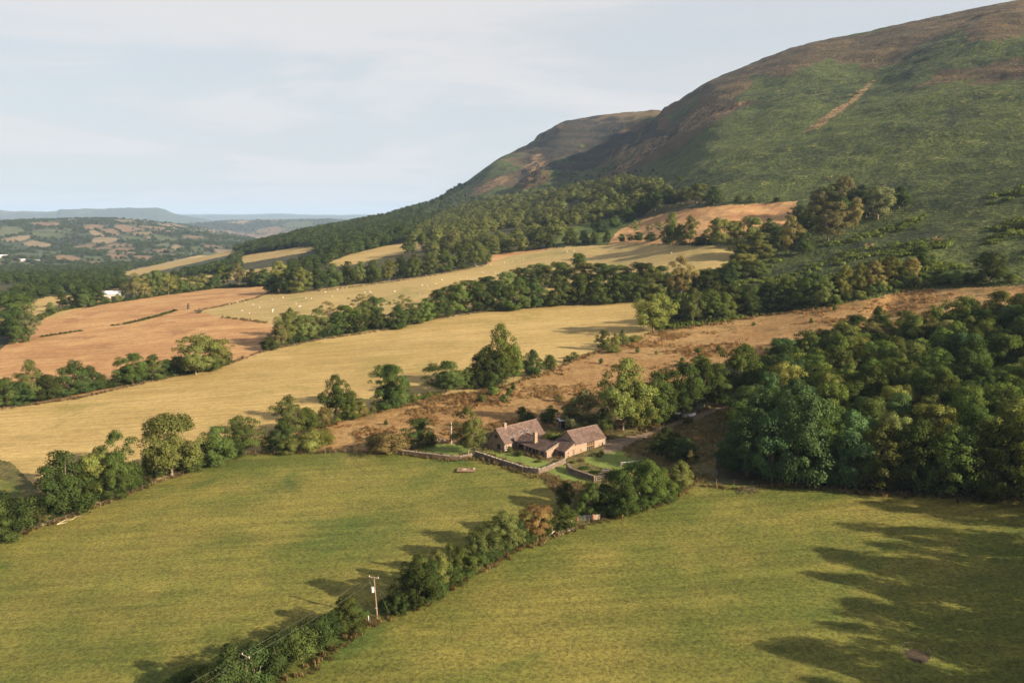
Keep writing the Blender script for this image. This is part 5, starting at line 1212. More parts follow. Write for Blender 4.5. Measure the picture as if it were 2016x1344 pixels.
# ---------------------------------------------------------------- dry stone walls
def stone_wall(name, label, pts, h, thick, seed, group=None, coping=True, zoff=0.0):
    """courses of rough stones along a line on the ground, with upright coping stones"""
    P = [np.array(p[:2], float) for p in pts]
    cum = [0]
    for a, b in zip(P, P[1:]): cum.append(cum[-1] + float(np.linalg.norm(b - a)))
    def at_s(s):
        s = min(max(s, 0), cum[-1]); k = max(i for i in range(len(P) - 1) if cum[i] <= s + 1e-6)
        t = (s - cum[k]) / (cum[k + 1] - cum[k]); d = (P[k + 1] - P[k]) / (cum[k + 1] - cum[k]); return P[k] * (1 - t) + P[k + 1] * t, d
    r = random.Random(seed); o0 = P[0]; z0 = gz(*P[0])
    root = root_at(name, P[0][0], P[0][1], z0, 0, label, 'wall', group)
    core = MB(); rough = MB(); cop = MB()
    n = max(2, int(cum[-1] / 1.2))
    ring = []
    for i in range(n + 1):
        c, d = at_s(cum[-1] * i / n); nn = np.array((-d[1], d[0])); g = gz(*c) + zoff; hh = h * r.uniform(.9, 1.06)
        ring.append([np.array((*(c + nn * w * thick), zz)) for w, zz in ((-.42, g - .5), (.42, g - .5), (.34, g + hh - .05), (-.34, g + hh - .05))])
    off = np.array((P[0][0], P[0][1], z0))
    for a, b in zip(ring, ring[1:]):
        core.hexa([a[0] - off, b[0] - off, b[1] - off, a[1] - off, a[3] - off, b[3] - off, b[2] - off, a[2] - off])
    nc = max(2, int(h / 0.26))
    for k in range(nc):
        s = 0.0
        while s < cum[-1]:
            w = r.uniform(.28, .62); c, d = at_s(s + w / 2); nn = np.array((-d[1], d[0])); g = gz(*c) + zoff
            zc = g + h * k / nc; ww = thick * (.5 - .09 * k / nc) + r.uniform(-.03, .05)
            for sd in (-1, 1):
                q = [c - d * w * .47 + nn * sd * ww * .3, c + d * w * .47 + nn * sd * ww * .3, c + d * w * .44 + nn * sd * ww, c - d * w * .44 + nn * sd * ww]
                if sd < 0: q = q[::-1]
                hh = h / nc * r.uniform(.82, 1.04)
                rough.hexa([np.array((*v, zc)) - off for v in q] + [np.array((*v, zc + hh)) - off for v in q], r.random())
            s += w
    if coping:
        s = 0.0
        while s < cum[-1]:
            w = r.uniform(.22, .5); c, d = at_s(s + w / 2); nn = np.array((-d[1], d[0])); g = gz(*c) + zoff + h * .97
            ww = thick * r.uniform(.36, .56); hh = r.uniform(.06, .24)
            q = [c - d * w * .48 - nn * ww, c + d * w * .48 - nn * ww, c + d * w * .48 + nn * ww, c - d * w * .48 + nn * ww]
            cop.hexa([np.array((*v, g)) - off for v in q] + [np.array((*(c + (v - c) * .8), g + hh)) - off for v in q], r.random())
            s += w + r.choice((0.01, 0.01, 0.25))
    core.build('core', M['drystone'], root); rough.build('face_stones', M['drystone'], root, kind='stuff')
    if coping: cop.build('coping_stones', M['coping'], root, kind='stuff')
    return root
stone_wall('dry_stone_wall', 'low dry stone wall along the front of the left garden', [at(784, 892), at(830, 897), at(880, 903), at(905, 904), at(928, 899)], 0.9, 0.62, 1)
stone_wall('dry_stone_wall', 'short dry stone wall behind the left garden lawn', [at(799, 884), at(835, 877), at(862, 874)], 0.8, 0.55, 2)
stone_wall('dry_stone_wall', 'long shaded dry stone wall with pale coping before the farmhouse lawn', [at(936, 897), at(975, 910), at(1010, 921), at(1030, 928), at(1060, 932)], 1.3, 0.65, 3)
stone_wall('dry_stone_wall', 'sunlit curved dry stone wall from wall corner to lean-to', [at(1060, 932), at(1080, 925), at(1098, 917), at(1112, 911)], 1.15, 0.6, 4)
stone_wall('retaining_wall', 'curved stone retaining wall between the two lawns', [at(1118, 922), at(1124, 931), at(1145, 938), at(1171, 947)], 1.35, 0.9, 5, coping=False)
# bank filling behind the retaining wall
st = root_at('stone_steps', *at(1172, 948), 0, 'flight of stone steps climbing beside the retaining wall', 'steps')
a, b = at(1173, 948), at(1196, 925)
for k in range(9):
    t = k / 8.0; c = a * (1 - t) + b * t; d = (b - a).normalized(); m = MB(); nn = Vector((-d.y, d.x, 0))
    zz = a.z + 0.05 + (b.z + 0.35 - a.z) * t
    q = [c + d * s_ * .2 + nn * w_ * .95 for s_, w_ in ((-1, 1), (1, 1), (1, -1), (-1, -1))][::-1]
    m.hexa([Vector((v.x, v.y, zz - .35)) - st.location for v in q] + [Vector((v.x, v.y, zz)) - st.location for v in q]); m.build('step', M['coping' if k % 2 else 'drystone'], st)
# ---------------------------------------------------------------- fences, gates, poles and small things
POSTM = None
def fence(name, label, pix, spacing, h=1.15, wires=3, mat='timber', group=None, r_=0.055):
    global POSTM
    P = [at(*p) if not isinstance(p, Vector) else p for p in pix]; root = root_at(name, P[0].x, P[0].y, P[0].z, 0, label, 'fence', group)
    if POSTM is None:
        m = MB(); m.bar((0, 0, -.4), (0, 0, 1.15), 1.0, 6, .92); POSTM = m
    rnd = random.Random(len(label)); off = root.location; tops = []
    me = None
    for a, b in zip(P, P[1:]):
        L = (b - a).length; n = max(1, int(L / spacing))
        for i in range(n):
            t = i / n; c = a * (1 - t) + b * t; z = gz(c.x, c.y); tops.append(Vector((c.x, c.y, z)))
    tops.append(P[-1])
    for c in tops:
        if me is None:
            m = MB(); m.bar((0, 0, -.4), (0, 0, h), r_, 6, r_ * .9); me = m.mesh('post', M[mat])
        o = bpy.data.objects.new('post', me); COL.objects.link(o); o.parent = root; o.location = c - off
        o.rotation_euler = (rnd.uniform(-.06, .06), rnd.uniform(-.06, .06), rnd.uniform(0, 3)); o.scale = (1, 1, rnd.uniform(.88, 1.1))
    for k in range(wires):
        m = MB(); zz = h * (0.35 + 0.55 * k / max(1, wires - 1))
        m.path([c - off + Vector((0, 0, zz)) for c in tops], [.009] * len(tops), 3); m.build('wire', M['wire'], root)
    return root
fence('post_fence', 'post and wire fence along the hedge behind the left meadow', [(-30, 1075), (0, 1066), (60, 1045), (130, 1022), (220, 988), (300, 955), (400, 920), (440, 908), (485, 895), (540, 893), (620, 892), (700, 892), (780, 894)], 2.6)
fence('post_fence', 'post and wire fence along the foot of the right wood', [(1410, 952), (1480, 955), (1560, 958), (1700, 972), (1850, 980), (2016, 990), (2120, 995)], 3.2, 1.25)
fence('post_fence', 'post and wire fence along the top of the straw field', [(0, 808), (150, 786), (300, 752), (455, 718), (515, 694), (640, 668), (760, 651), (860, 628), (960, 614), (1080, 603), (1200, 597), (1262, 592)], 5.0, 1.2)
fence('post_fence', 'post and wire fence below the belt behind the sheep field', [(545, 579), (640, 573), (740, 560), (850, 544), (950, 525)], 6.0, 1.2)
fence('post_fence', 'short run of fence beside the hedge below the terrace', [(1100, 1056), (1135, 1045), (1160, 1030)], 2.4, 1.2)
fence('post_fence', 'wire fence below the small tan field', [(1215, 482), (1300, 483), (1400, 486)], 6.0, 1.2)
fence('post_fence', 'fence along the top of the tawny pasture hedge line', [(1452, 512), (1500, 512), (1545, 506)], 4.0, 1.3)
def gate(name, label, a, b, h=1.2, bars=5, mat='steel', postmat='timber', postw=.09, brace=True, rail_r=.02):
    d = b - a; L = d.length; root = root_at(name, a.x, a.y, a.z, math.atan2(d.y, d.x), label, 'gate')
    dz = b.z - a.z
    m = MB()
    for k in range(bars):
        z = .15 + (h - .15) * k / (bars - 1); m.bar((.06, 0, z), (L - .06, 0, z + dz), .035)
    m.build('rails', M[mat], root) if False else None
    for k in range(bars):
        q = MB(); z = .15 + (h - .15) * k / (bars - 1); q.bar((.06, 0, z), (L - .06, 0, z + dz), rail_r); q.build('rail', M[mat], root)
    for x in (.06, L / 2, L - .06):
        q = MB(); q.bar((x, 0, .1 + dz * x / L), (x, 0, h + .02 + dz * x / L), .036); q.build('stile', M[mat], root)
    if brace:
        q = MB(); q.bar((.1, .03, .18), (L / 2, .03, h - .02 + dz / 2), .03); q.build('brace', M[mat], root)
    for x, z in ((-.08, 0), (L + .08, dz)):
        q = MB(); q.bar((x, 0, z - .4), (x, 0, z + h + .2), postw, 8); q.build('post', M[postmat], root)
    return root
gate('field_gate', 'grey metal field gate between red posts in the near hedge', at(1137, 1026), at(1166, 1024), postmat='redpaint', postw=.13)
hd = root_at('timber_hurdle', *at(1169, 1024), 0.35, 'short pale timber hurdle beside the red gate post', 'hurdle')
for k in range(4):
    m = MB(); m.box(0, 1.5, -.03, .03, .2 + .28 * k, .32 + .28 * k); m.build('rail', M['palewood'], hd)
for x in (.02, .75, 1.48):
    m = MB(); m.box(x - .05, x + .05, .032, .12, -.3, 1.35); m.build('post', M['redpaint' if x > 1 else 'palewood'], hd)
gate('yard_gate', 'thin galvanised gate standing in shade beside the wood', at(1377, 936), at(1411, 936), 1.3, 6, 'steel', 'steel', .04, False, .012)
# power line
def pole(name, label, base, lean, H, arm_dir, trans):
    root = root_at(name, base.x, base.y, base.z, 0, label, 'power pole', 'power poles')
    m = MB(); m.path([(0, 0, -.8), (0, 0, 0), (lean * .5, 0, H * .5), (lean, 0, H)], [.16, .145, .12, .095], 10); m.build('pole', M['pole'], root, True)
    ax, ay = math.cos(arm_dir), math.sin(arm_dir)
    m = MB(); m.bar((lean - ax * .95, -ay * .95, H - .12), (lean + ax * .95, ay * .95, H - .12), .06); m.build('crossarm', M['palewood'], root)
    ends = []
    for s in (-1, 1):
        x, y = lean + ax * .85 * s, ay * .85 * s
        m = MB(); m.bar((x, y, H - .08), (x, y, H + .16), .05, 8, .03); m.build('insulator', M['white'], root); ends.append(Vector((x, y, H + .14)) + base)
        m = MB(); m.bar((lean + ax * .6 * s, ay * .6 * s, H - .14), (lean * .95, 0, H - .75), .025); m.build('brace', M['steel'], root)
    if trans:
        x = lean * .8 - .34
        m = MB(); m.bar((x, -.05, H - 2.75), (x, -.05, H - 1.95), .27, 12); t = m.build('transformer', M['palesheet'], root)
        for s in (-.1, .1):
            q = MB(); q.bar((x + s, -.05, H - 1.95), (x + s, -.05, H - 1.7), .045, 6, .03); q.build('bushing', M['white'], t)
        q = MB(); q.box(x, lean * .8, -.09, -.01, H - 2.5, H - 2.4); q.build('bracket', M['steel'], t)
        m = MB(); m.path([(lean - ax * .85, -ay * .85, H + .1), (lean - ax * .8 - .1, -ay * .8, H - .8), (x - .1, -.05, H - 1.72)], [.018] * 3, 4); m.build('jumper', M['wire'], root)
        m = MB(); m.box(lean * .2 - .2, lean * .2 + .2, -.2, -.17, 1.9, 2.1); m.build('warning_plate', M['lead'], root)
    return root, ends
b1, b2 = at(743, 1217), at(489, 1366)
d12 = math.atan2(b2.y - b1.y, b2.x - b1.x)
p1, e1 = pole('power_pole', 'timber power pole carrying a grey transformer in the hedge gap', b1, -0.45, 7.6, d12 + math.pi / 2 + 0.35, True)
p2, e2 = pole('power_pole', 'timber power pole rising from the hedge at the bottom edge', b2, -0.15, 6.2, d12 + math.pi / 2, False)
b3 = b2 + (b2 - b1) * 0.9
for k, (a, b) in enumerate(((e1[0], e2[0]), (e1[1], e2[1]), (e2[0], b3 + (e2[0] - b2)), (e2[1], b3 + (e2[1] - b2)))):
    pts = [a * (1 - t) + b * t + Vector((0, 0, -1.0 * 4 * t * (1 - t) * ((a - b).length / 60))) for t in [i / 16 for i in range(17)]]
    o = root_at('power_line', a.x, a.y, a.z, 0, ['upper overhead wire running from the transformer pole down the hedge', 'lower overhead wire running from the transformer pole down the hedge', 'overhead wire leaving the bottom edge pole, far side', 'overhead wire leaving the bottom edge pole, near side'][k], 'wire', 'overhead wires')
    m = MB(); m.path([p - a for p in pts], [.010] * 17, 4); m.build('cable', M['wire'], o)
for k, (dx, dy) in enumerate(((2.2, 1.2), (1.8, -.2))):
    o = root_at('stay_wire', b1.x - .4, b1.y, b1.z + 6.9, 0, ['long stay wire slanting from the pole into the hedge', 'short stay wire slanting from the pole into the hedge'][k], 'wire', 'stay wires')
    m = MB(); m.path([(0, 0, 0), (dx * 1.6, dy * 1.6, -6.6)], [.01, .01], 4); m.build('cable', M['wire'], o)
p = at(726, 1223); o = root_at('marker_post', p.x, p.y, p.z, 0, 'short white marker post beside the power pole', 'post'); m = MB(); m.bar((0, 0, -.3), (-.05, 0, 1.05), .07, 8); m.build('post', M['white'], o); m = MB(); m.bar((-.05, 0, 1.05), (-.05, 0, 1.12), .09, 8, .05); m.build('cap', M['palewood'], o)
# octagonal rail pen on bare mud, near right corner
pc = at(1806, 1290)
o = root_at('mud_patch', pc.x, pc.y, pc.z, 0, 'bare brown mud inside the octagonal pen', 'mud'); o['kind'] = 'structure'
m = MB(); rr = random.Random(3); n = 40
ring = [Vector((math.cos(2 * math.pi * i / n) * 2.2 * rr.uniform(.72, 1.14), math.sin(2 * math.pi * i / n) * 2.7 * rr.uniform(.72, 1.14), 0)) for i in range(n)]
for i in range(n):
    a, b = ring[i], ring[(i + 1) % n]
    q = [Vector((0, 0, 0)), a * .5, b * .5]; g = lambda v: Vector((v.x, v.y, gz(pc.x + v.x, pc.y + v.y) - pc.z + .05))
    m.poly([g(v) for v in q]); m.poly([g(a * .5), Vector((a.x, a.y, g(a).z - .09)), Vector((b.x, b.y, g(b).z - .09)), g(b * .5)])
m.build('mud', M['mud'], o, True)
o = root_at('feeder_pen', pc.x, pc.y, pc.z, 0, 'low octagonal pen of pale rails on the near right meadow', 'pen')
V8 = [Vector((math.cos(math.pi * (i + .5) / 4) * 2.2, math.sin(math.pi * (i + .5) / 4) * 2.7, 0)) for i in range(8)]
for i, v in enumerate(V8):
    z = gz(pc.x + v.x, pc.y + v.y) - pc.z
    if i in (0, 1, 2, 3): m = MB(); m.bar((v.x, v.y, z - .2), (v.x, v.y, z + .75), .04); m.build('post', M['timber'], o)
for i in (7, 0, 1, 2, 3):
    a, b = V8[i % 8], V8[(i + 1) % 8]
    za, zb = gz(pc.x + a.x, pc.y + a.y) - pc.z, gz(pc.x + b.x, pc.y + b.y) - pc.z
    m = MB(); m.bar((a.x, a.y, (0.1 if i == 7 else za + .72)), (b.x, b.y, (zb + .72 if i != 3 else 0.1)), .024); m.build('rail', M['timber'], o)
# things in and around the gardens
p = at(918, 926)
o = root_at('timber_raft', p.x, p.y, p.z + .18, -.05, 'low red-brown timber platform lying in the left meadow', 'platform')
for k in range(7): m = MB(); m.box(-2.3 + .66 * k, -2.3 + .66 * k + .62, -1.6, 1.5, 0, .12); m.build('board', M['clay'], o)
for x in (-2.0, 2.0): m = MB(); m.box(x - .1, x + .1, -1.5, 1.4, -.35, -.003); m.build('bearer', M['darkwood'], o)
for k, (x, y, rz, s) in enumerate(((-.55, -.3, .5, 1.0), (1.85, .35, 1.0, .8))):
    q = root_at('white_block', p.x + x, p.y + y, p.z + .30, rz, ['long white block lying across the timber platform', 'small white block at the right end of the platform'][k], 'block')
    m = MB(); m.box(-.6 * s, .6 * s, -.14, .14, 0, .3); m.box(-.6 * s, -.45 * s, .142, .34, 0, .2); m.build('block', M['coping'], q)
p = at(1222, 925); p2_ = at(1258, 917)
o = root_at('volleyball_net', p.x, p.y, p.z, math.atan2(p2_.y - p.y, p2_.x - p.x), 'white volleyball net strung across the terrace lawn', 'net')
Ln = (p2_ - p).length
for x in (0, Ln): m = MB(); m.bar((x, 0, -.3), (x, 0, 2.1), .07, 8); m.build('post', M['pole'], o)
for z in (1.95, 1.35): m = MB(); m.path([(0, 0, z), (Ln / 2, 0, z - .12), (Ln, 0, z)], [.035 if z > 1.5 else .008] * 3, 4); m.build('tape', M['netting'], o)
m = MB()
for k in range(24): x = Ln * (k + .5) / 24; m.bar((x, 0, 1.28), (x, 0, 1.9), .003, 3)
for k in range(5): z = 1.38 + .12 * k; m.bar((0, 0, z), (Ln, 0, z), .003, 3)
m.build('mesh', M['netting'], o, kind='stuff')
p = at(889, 873)
o = root_at('flag_pole', p.x, p.y, p.z, 0, 'slim white pole standing in the left garden', 'pole'); m = MB(); m.bar((0, 0, -.3), (0, 0, 6.0), .11, 8, .07); m.build('shaft', M['white'], o); m = MB(); m.bar((0, 0, 6.0), (0, 0, 6.12), .1, 8, .05); m.build('finial', M['white'], o)
p = at(893, 868)
o = root_at('timber_wigwam', p.x, p.y, p.z, 0, 'brown timber wigwam of leaning poles behind the white pole', 'wigwam')
for k in range(9):
    a = 2 * math.pi * k / 9; m = MB(); m.bar((math.cos(a) * .95, math.sin(a) * .95, -.1), (-math.cos(a) * .12, -math.sin(a) * .12, 2.9), .11, 6, .06); m.build('leaning_pole', M['pole'], o)
rr = random.Random(9)
o = root_at('rubble_heap', *at(866, 869), 0, 'heap of rubble stones behind the left garden lawn', 'heap')
m = MB()
for k in range(70):
    a, d = rr.uniform(0, 6.28), rr.random() ** .6 * 2.6; c = Vector((math.cos(a) * d, math.sin(a) * d * .8, max(0, 1.0 - d * .36) * rr.uniform(.5, 1))); s = rr.uniform(.15, .38)
    q = [c + Vector((math.cos(t) * s * rr.uniform(.7, 1.2), math.sin(t) * s * rr.uniform(.7, 1.2), -.1)) for t in (0, 1.57, 3.14, 4.71)]
    m.hexa(q + [v + Vector((rr.uniform(-.05, .05), rr.uniform(-.05, .05), s * 1.2)) for v in q], rr.random())
m.build('stones', M['drystone'], o, kind='stuff')
# vehicle under the trees
p = at(1334, 822); a = at(1352, 819)
o = root_at('parked_car', p.x, p.y, p.z, .28, 'silver estate car parked under the trees beside the track', 'car')
def prism(profile, y0, y1, nm, mat, par, smooth=False):
    m = MB(); n = len(profile); b = [(x, y0, z) for x, z in profile]; t = [(x, y1, z) for x, z in profile]
    m.poly(b); m.poly(t[::-1])
    for i in range(n): m.poly((b[i], t[i], t[(i + 1) % n], b[(i + 1) % n])[::-1])
    return m.build(nm, M[mat], par, smooth)
body = prism(((-2.25, .35), (2.2, .35), (2.25, .75), (2.1, .95), (1.15, 1.02), (.55, 1.48), (-1.7, 1.52), (-2.15, 1.05), (-2.25, .8)), -.88, .88, 'body', 'carpaint', o)
for y, s in ((-.885, -1), (.885, 1)):
    prism(((-1.75, 1.02), (-.65, 1.03), (-.62, 1.42), (-1.62, 1.43)), y if s < 0 else y - .01, y + .01 if s < 0 else y, 'side_window', 'glass', body); prism(((-.5, 1.03), (.95, 1.03), (.5, 1.41), (-.5, 1.42)), y if s < 0 else y - .01, y + .01 if s < 0 else y, 'side_window', 'glass', body)
m = MB(); m.poly(((.60, -.75, 1.455), (1.12, -.78, 1.045), (1.12, .78, 1.045), (.60, .75, 1.455))); m.v = [(x + .012, y, z + .012) for x, y, z in m.v]; m.build('windscreen', M['glass'], o)
for x in (-1.4, 1.4):
    for y in (-.84, .84):
        m = MB(); m.bar((x, y - .1, .33), (x, y + .1, .33), .33, 14); w = m.build('wheel', M['rubber'], o); m = MB(); m.bar((x, y - .108, .33), (x, y + .108, .33), .18, 10); m.build('rim', M['steel'], w)
for y in (-.62, .62):
    m = MB(); m.box(2.17, 2.262, y - .18, y + .18, .7, .86); m.build('headlight', M['white'], o)
q = at(1352, 822)
o = root_at('boat_hull', q.x + .6, q.y - .4, q.z + .45, .55, 'long pale upturned boat lying beside the silver car', 'boat')
m = MB(); secs = []
for k in range(9):
    t = k / 8; w = .62 * math.sin(math.pi * (.12 + .83 * t)) ** .7; z = .15 + .5 * abs(t - .45) ** 2 * 2
    secs.append([(-2.6 + 5.2 * t, -w, z - .15), (-2.6 + 5.2 * t, -w * .7, z + .25), (-2.6 + 5.2 * t, 0, z + .45), (-2.6 + 5.2 * t, w * .7, z + .25), (-2.6 + 5.2 * t, w, z - .15)])
for s0, s1 in zip(secs, secs[1:]):
    for i in range(4): m.poly((s0[i], s1[i], s1[i + 1], s0[i + 1]))
m.poly(secs[0]); m.poly(secs[-1][::-1]); m.build('hull', M['palesheet'], o, True)
m = MB(); m.bar((-2.6, 0, .86), (2.6, 0, .95), .04); m.build('keel', M['white'], o)
p = at(1458, 797)
o = root_at('picnic_table', p.x, p.y, p.z, .3, 'weathered picnic table at the top of the track', 'table')
for k in range(5): m = MB(); m.box(-1.0, 1.0, -.4 + .165 * k, -.4 + .165 * k + .15, .74, .79); m.build('top_board', M['palewood'], o)
for y in (-.85, .6): m = MB(); m.box(-1.0, 1.0, y, y + .26, .44, .49); m.build('bench', M['palewood'], o)
for x in (-.75, .75):
    for s in (-1, 1): m = MB(); m.bar((x, s * .72, -.05), (x, s * .25, .735), .05); m.build('leg', M['timber'], o)
    m = MB(); m.box(x - .04, x + .04, -.85, .86, .36, .437); m.build('cross_beam', M['timber'], o)
# garden planting by the barn and wing
for px, py, h, w, code, tint, lab in ((1178, 899, 1.3, 1.8, 'B', 'b', 'dark red-brown shrub against the barn front'), (1184, 895, 1.2, 1.6, 'B', 'd', 'low dark shrub at the barn corner'), (1086, 866, 2.6, 5.0, 'B', 'y', 'golden yellow shrub in the yard between house and barn'), (1100, 868, 1.8, 4.0, 'B', 'd', 'dark shrub in the yard beside the barn gable'),
                                      (1003, 891, 2.0, 1.8, 'B', 'o', 'climber growing by the farmhouse front window'), (1022, 897, 1.6, 2.6, 'B', 'd', 'bush under the eaves of the link wing'), (1060, 909, .6, 2.0, 'B', 'o', 'low border plants before the glazed doors'), (1128, 910, .5, 2.0, 'B', 'o', 'heather-like border along the barn foot'), (1146, 907, .5, 2.0, 'B', 'b', 'brownish border plants along the barn foot'),
                                      (1150, 922, .5, 2.8, 'B', 'd', 'dark ground cover on the bank above retaining wall'), (1172, 930, .5, 2.8, 'B', 'd', 'dark ground cover near the head of steps'), (1210, 936, 1.2, 4.2, 'B', 'd', 'dark shrub below the steps'), (868, 896, .7, 2.6, 'B', 'r', 'red-flowered plants along the garden wall'), (898, 898, .6, 2.4, 'B', 'r', 'reddish plants near the end of the garden wall')):
    p = at(px, py); tree(p, h, w, code, tint, lab, 'shrubs around the farm buildings')
# deadwood
def branch(name, label, pts, r0, mat='palewood'):
    base = at(*pts[0][0][:2]); o = root_at(name, base.x, base.y, base.z, 0, label, 'branch')
    for line in pts:
        q = [at(a, b) + Vector((0, 0, .12 + (c if len(x_) > 2 else 0))) for x_ in line for a, b, c in [(x_ + (0,))[:3]]]
        m = MB(); m.path([v - base for v in q], [r0 * (1 - .75 * i / max(1, len(q) - 1)) for i in range(len(q))], 6); m.build('limb', M[mat], o)
    return o
branch('fallen_branch', 'fallen pale branch lying on the left meadow by the fence', [[(112, 1033), (128, 1024), (142, 1023), (150, 1017), (163, 1015)], [(114, 1032), (124, 1030), (133, 1028)], [(130, 1024), (124, 1021)], [(150, 1011), (157, 1015)]], .11)
branch('dead_branch', 'bleached dead branches sticking out below the russet tree', [[(1082, 1054), (1092, 1050, .5), (1099, 1054, .3)], [(1088, 1052), (1086, 1044, 1.0)], [(1118, 1046), (1120, 1038, .9), (1127, 1035, 1.2)], [(1118, 1046), (1132, 1043, .5)]], .13)
branch('brush_pile', 'dark pile of dead brushwood at the foot of the wood', [[(1445 + (k * 37 % 50), 966 + (k * 5 % 9)), (1450 + (k * 53 % 46), 961 + (k * 7 % 8), .2 + .1 * (k % 6)), (1448 + (k * 29 % 56), 960 + (k * 3 % 9), .5 * (k % 3))] for k in range(16)], .06, 'darkwood')
# the reddish field: gapped hedge, water trough, stump
for k, (line, hh) in enumerate((([(84, 663), (110, 659), (157, 652)], 1.2), ([(222, 641), (232, 640)], 1.0), ([(246, 638), (280, 631), (310, 623), (346, 612)], 1.6))):
    P = [at(*q) for q in line]; n = 0; pts_ = []
    for a, b in zip(P, P[1:]):
        m_ = max(1, int((b - a).length / 2.2))
        pts_ += [a * (1 - i / m_) + b * (i / m_) for i in range(m_)]
    o = root_at('low_hedge', P[0].x, P[0].y, P[0].z, 0, ['low clipped hedge at the left of the reddish field', 'tiny clump of hedge in the reddish field', 'long low hedge running across the reddish field'][k], 'hedge', 'broken hedge in the reddish field')
    for q in pts_ + [P[-1]]:
        cm = RT.choice(PROTO['B'])[0]; c = bpy.data.objects.new('hedge_bush', cm); COL.objects.link(c); c.parent = o; c.location = Vector((q.x, q.y, gz(q.x, q.y) - .1)) - o.location
        c.scale = (3.0, 3.0, hh * RT.uniform(.85, 1.1)); c.rotation_euler = (0, 0, RT.uniform(0, 6)); c.color = (*TINT['d'], 1)
p = at(371, 608); o = root_at('dead_stump', p.x, p.y, p.z, 0, 'dark dead tree stump in the gap of field hedge', 'stump')
m = MB(); m.path([(0, 0, -.3), (-.1, 0, 1.2), (.1, 0, 3.4)], [.9, .8, .6], 9); m.build('trunk', M['darkwood'], o)
for a in (.4, 2.3, 4.4): m = MB(); m.bar((0, 0, 2.6), (math.cos(a) * .9, math.sin(a) * .9, 3.8), .3, 6, .1); m.build('snag', M['darkwood'], o)
p = at(392, 616); o = root_at('feed_trailer', p.x, p.y, p.z, .2, 'dark feed trailer standing at the field corner', 'trailer')
prism(((-1.9, .8), (1.9, .8), (2.3, 1.9), (-2.3, 1.9)), -.9, .9, 'body', 'darkwood', o)
for x in (-.6, .6):
    for y in (-.95, .95): m = MB(); m.bar((x, y - .1, .45), (x, y + .1, .45), .45, 12); m.build('wheel', M['rubber'], o)
m = MB(); m.bar((-1.9, 0, .85), (-3.4, 0, .45), .07); m.build('drawbar', M['steel'], o)
# pale roofed shed among trees, hut with teal roof, far farms
p = at(216, 591)
o = root_at('farm_shed', p.x, p.y, p.z, 0.05, 'long pale farm shed half hidden by trees on the left', 'shed')
m = MB(); wall(m, (-8, 0), (8, 0), ((0, -1), (16, -1), (16, 4.6), (0, 4.6)), [(9, 12, 0, 3.2)]); g3 = ((0, -1), (10, -1), (10, 4.6), (5, 7.0), (0, 4.6)); wall(m, (-8, 10), (-8, 0), g3); wall(m, (8, 0), (8, 10), g3); wall(m, (8, 10), (-8, 10), ((0, -1), (16, -1), (16, 4.6), (0, 4.6))); m.build('wall', M['render'], o)
for a, b in (((-8.4, 5, 7.1), (-.4, 4.4)), ((-8.4, 5.01, 7.1), (10.4, 4.4))):
    m = MB(); q = [(-8.4, b[0], b[1]), (8.4, b[0], b[1]), (8.4, a[1], a[2]), (-8.4, a[1], a[2])]
    if b[0] > 5: q = q[::-1]
    m.hexa([(x, y, z - .12) for x, y, z in q] + q); m.build('roof', M['palesheet'], o)
m = MB(); m.box(1.05, 3.95, .15, .22, 0, 3.15); m.build('door', M['darkwood'], o)
p = at(1284, 586)
o = root_at('garden_hut', p.x, p.y + 2, gz(p.x, p.y + 2), .1, 'small hut with teal roof peeping above the lone tree', 'hut')
m = MB(); m.box(-1.6, 1.6, -1.1, 1.1, -.3, 2.2); m.build('wall', M['timber'], o); m = MB(); m.hexa([(-1.9, -1.4, 2.22), (1.9, -1.4, 2.22), (1.9, 1.4, 2.5), (-1.9, 1.4, 2.5), (-1.9, -1.4, 2.34), (1.9, -1.4, 2.34), (1.9, 1.4, 2.62), (-1.9, 1.4, 2.62)]); m.build('roof', M['teal'], o)
m = MB(); m.box(-.5, .4, -1.16, -1.103, 0, 1.9); m.build('door', M['darkwood'], o)
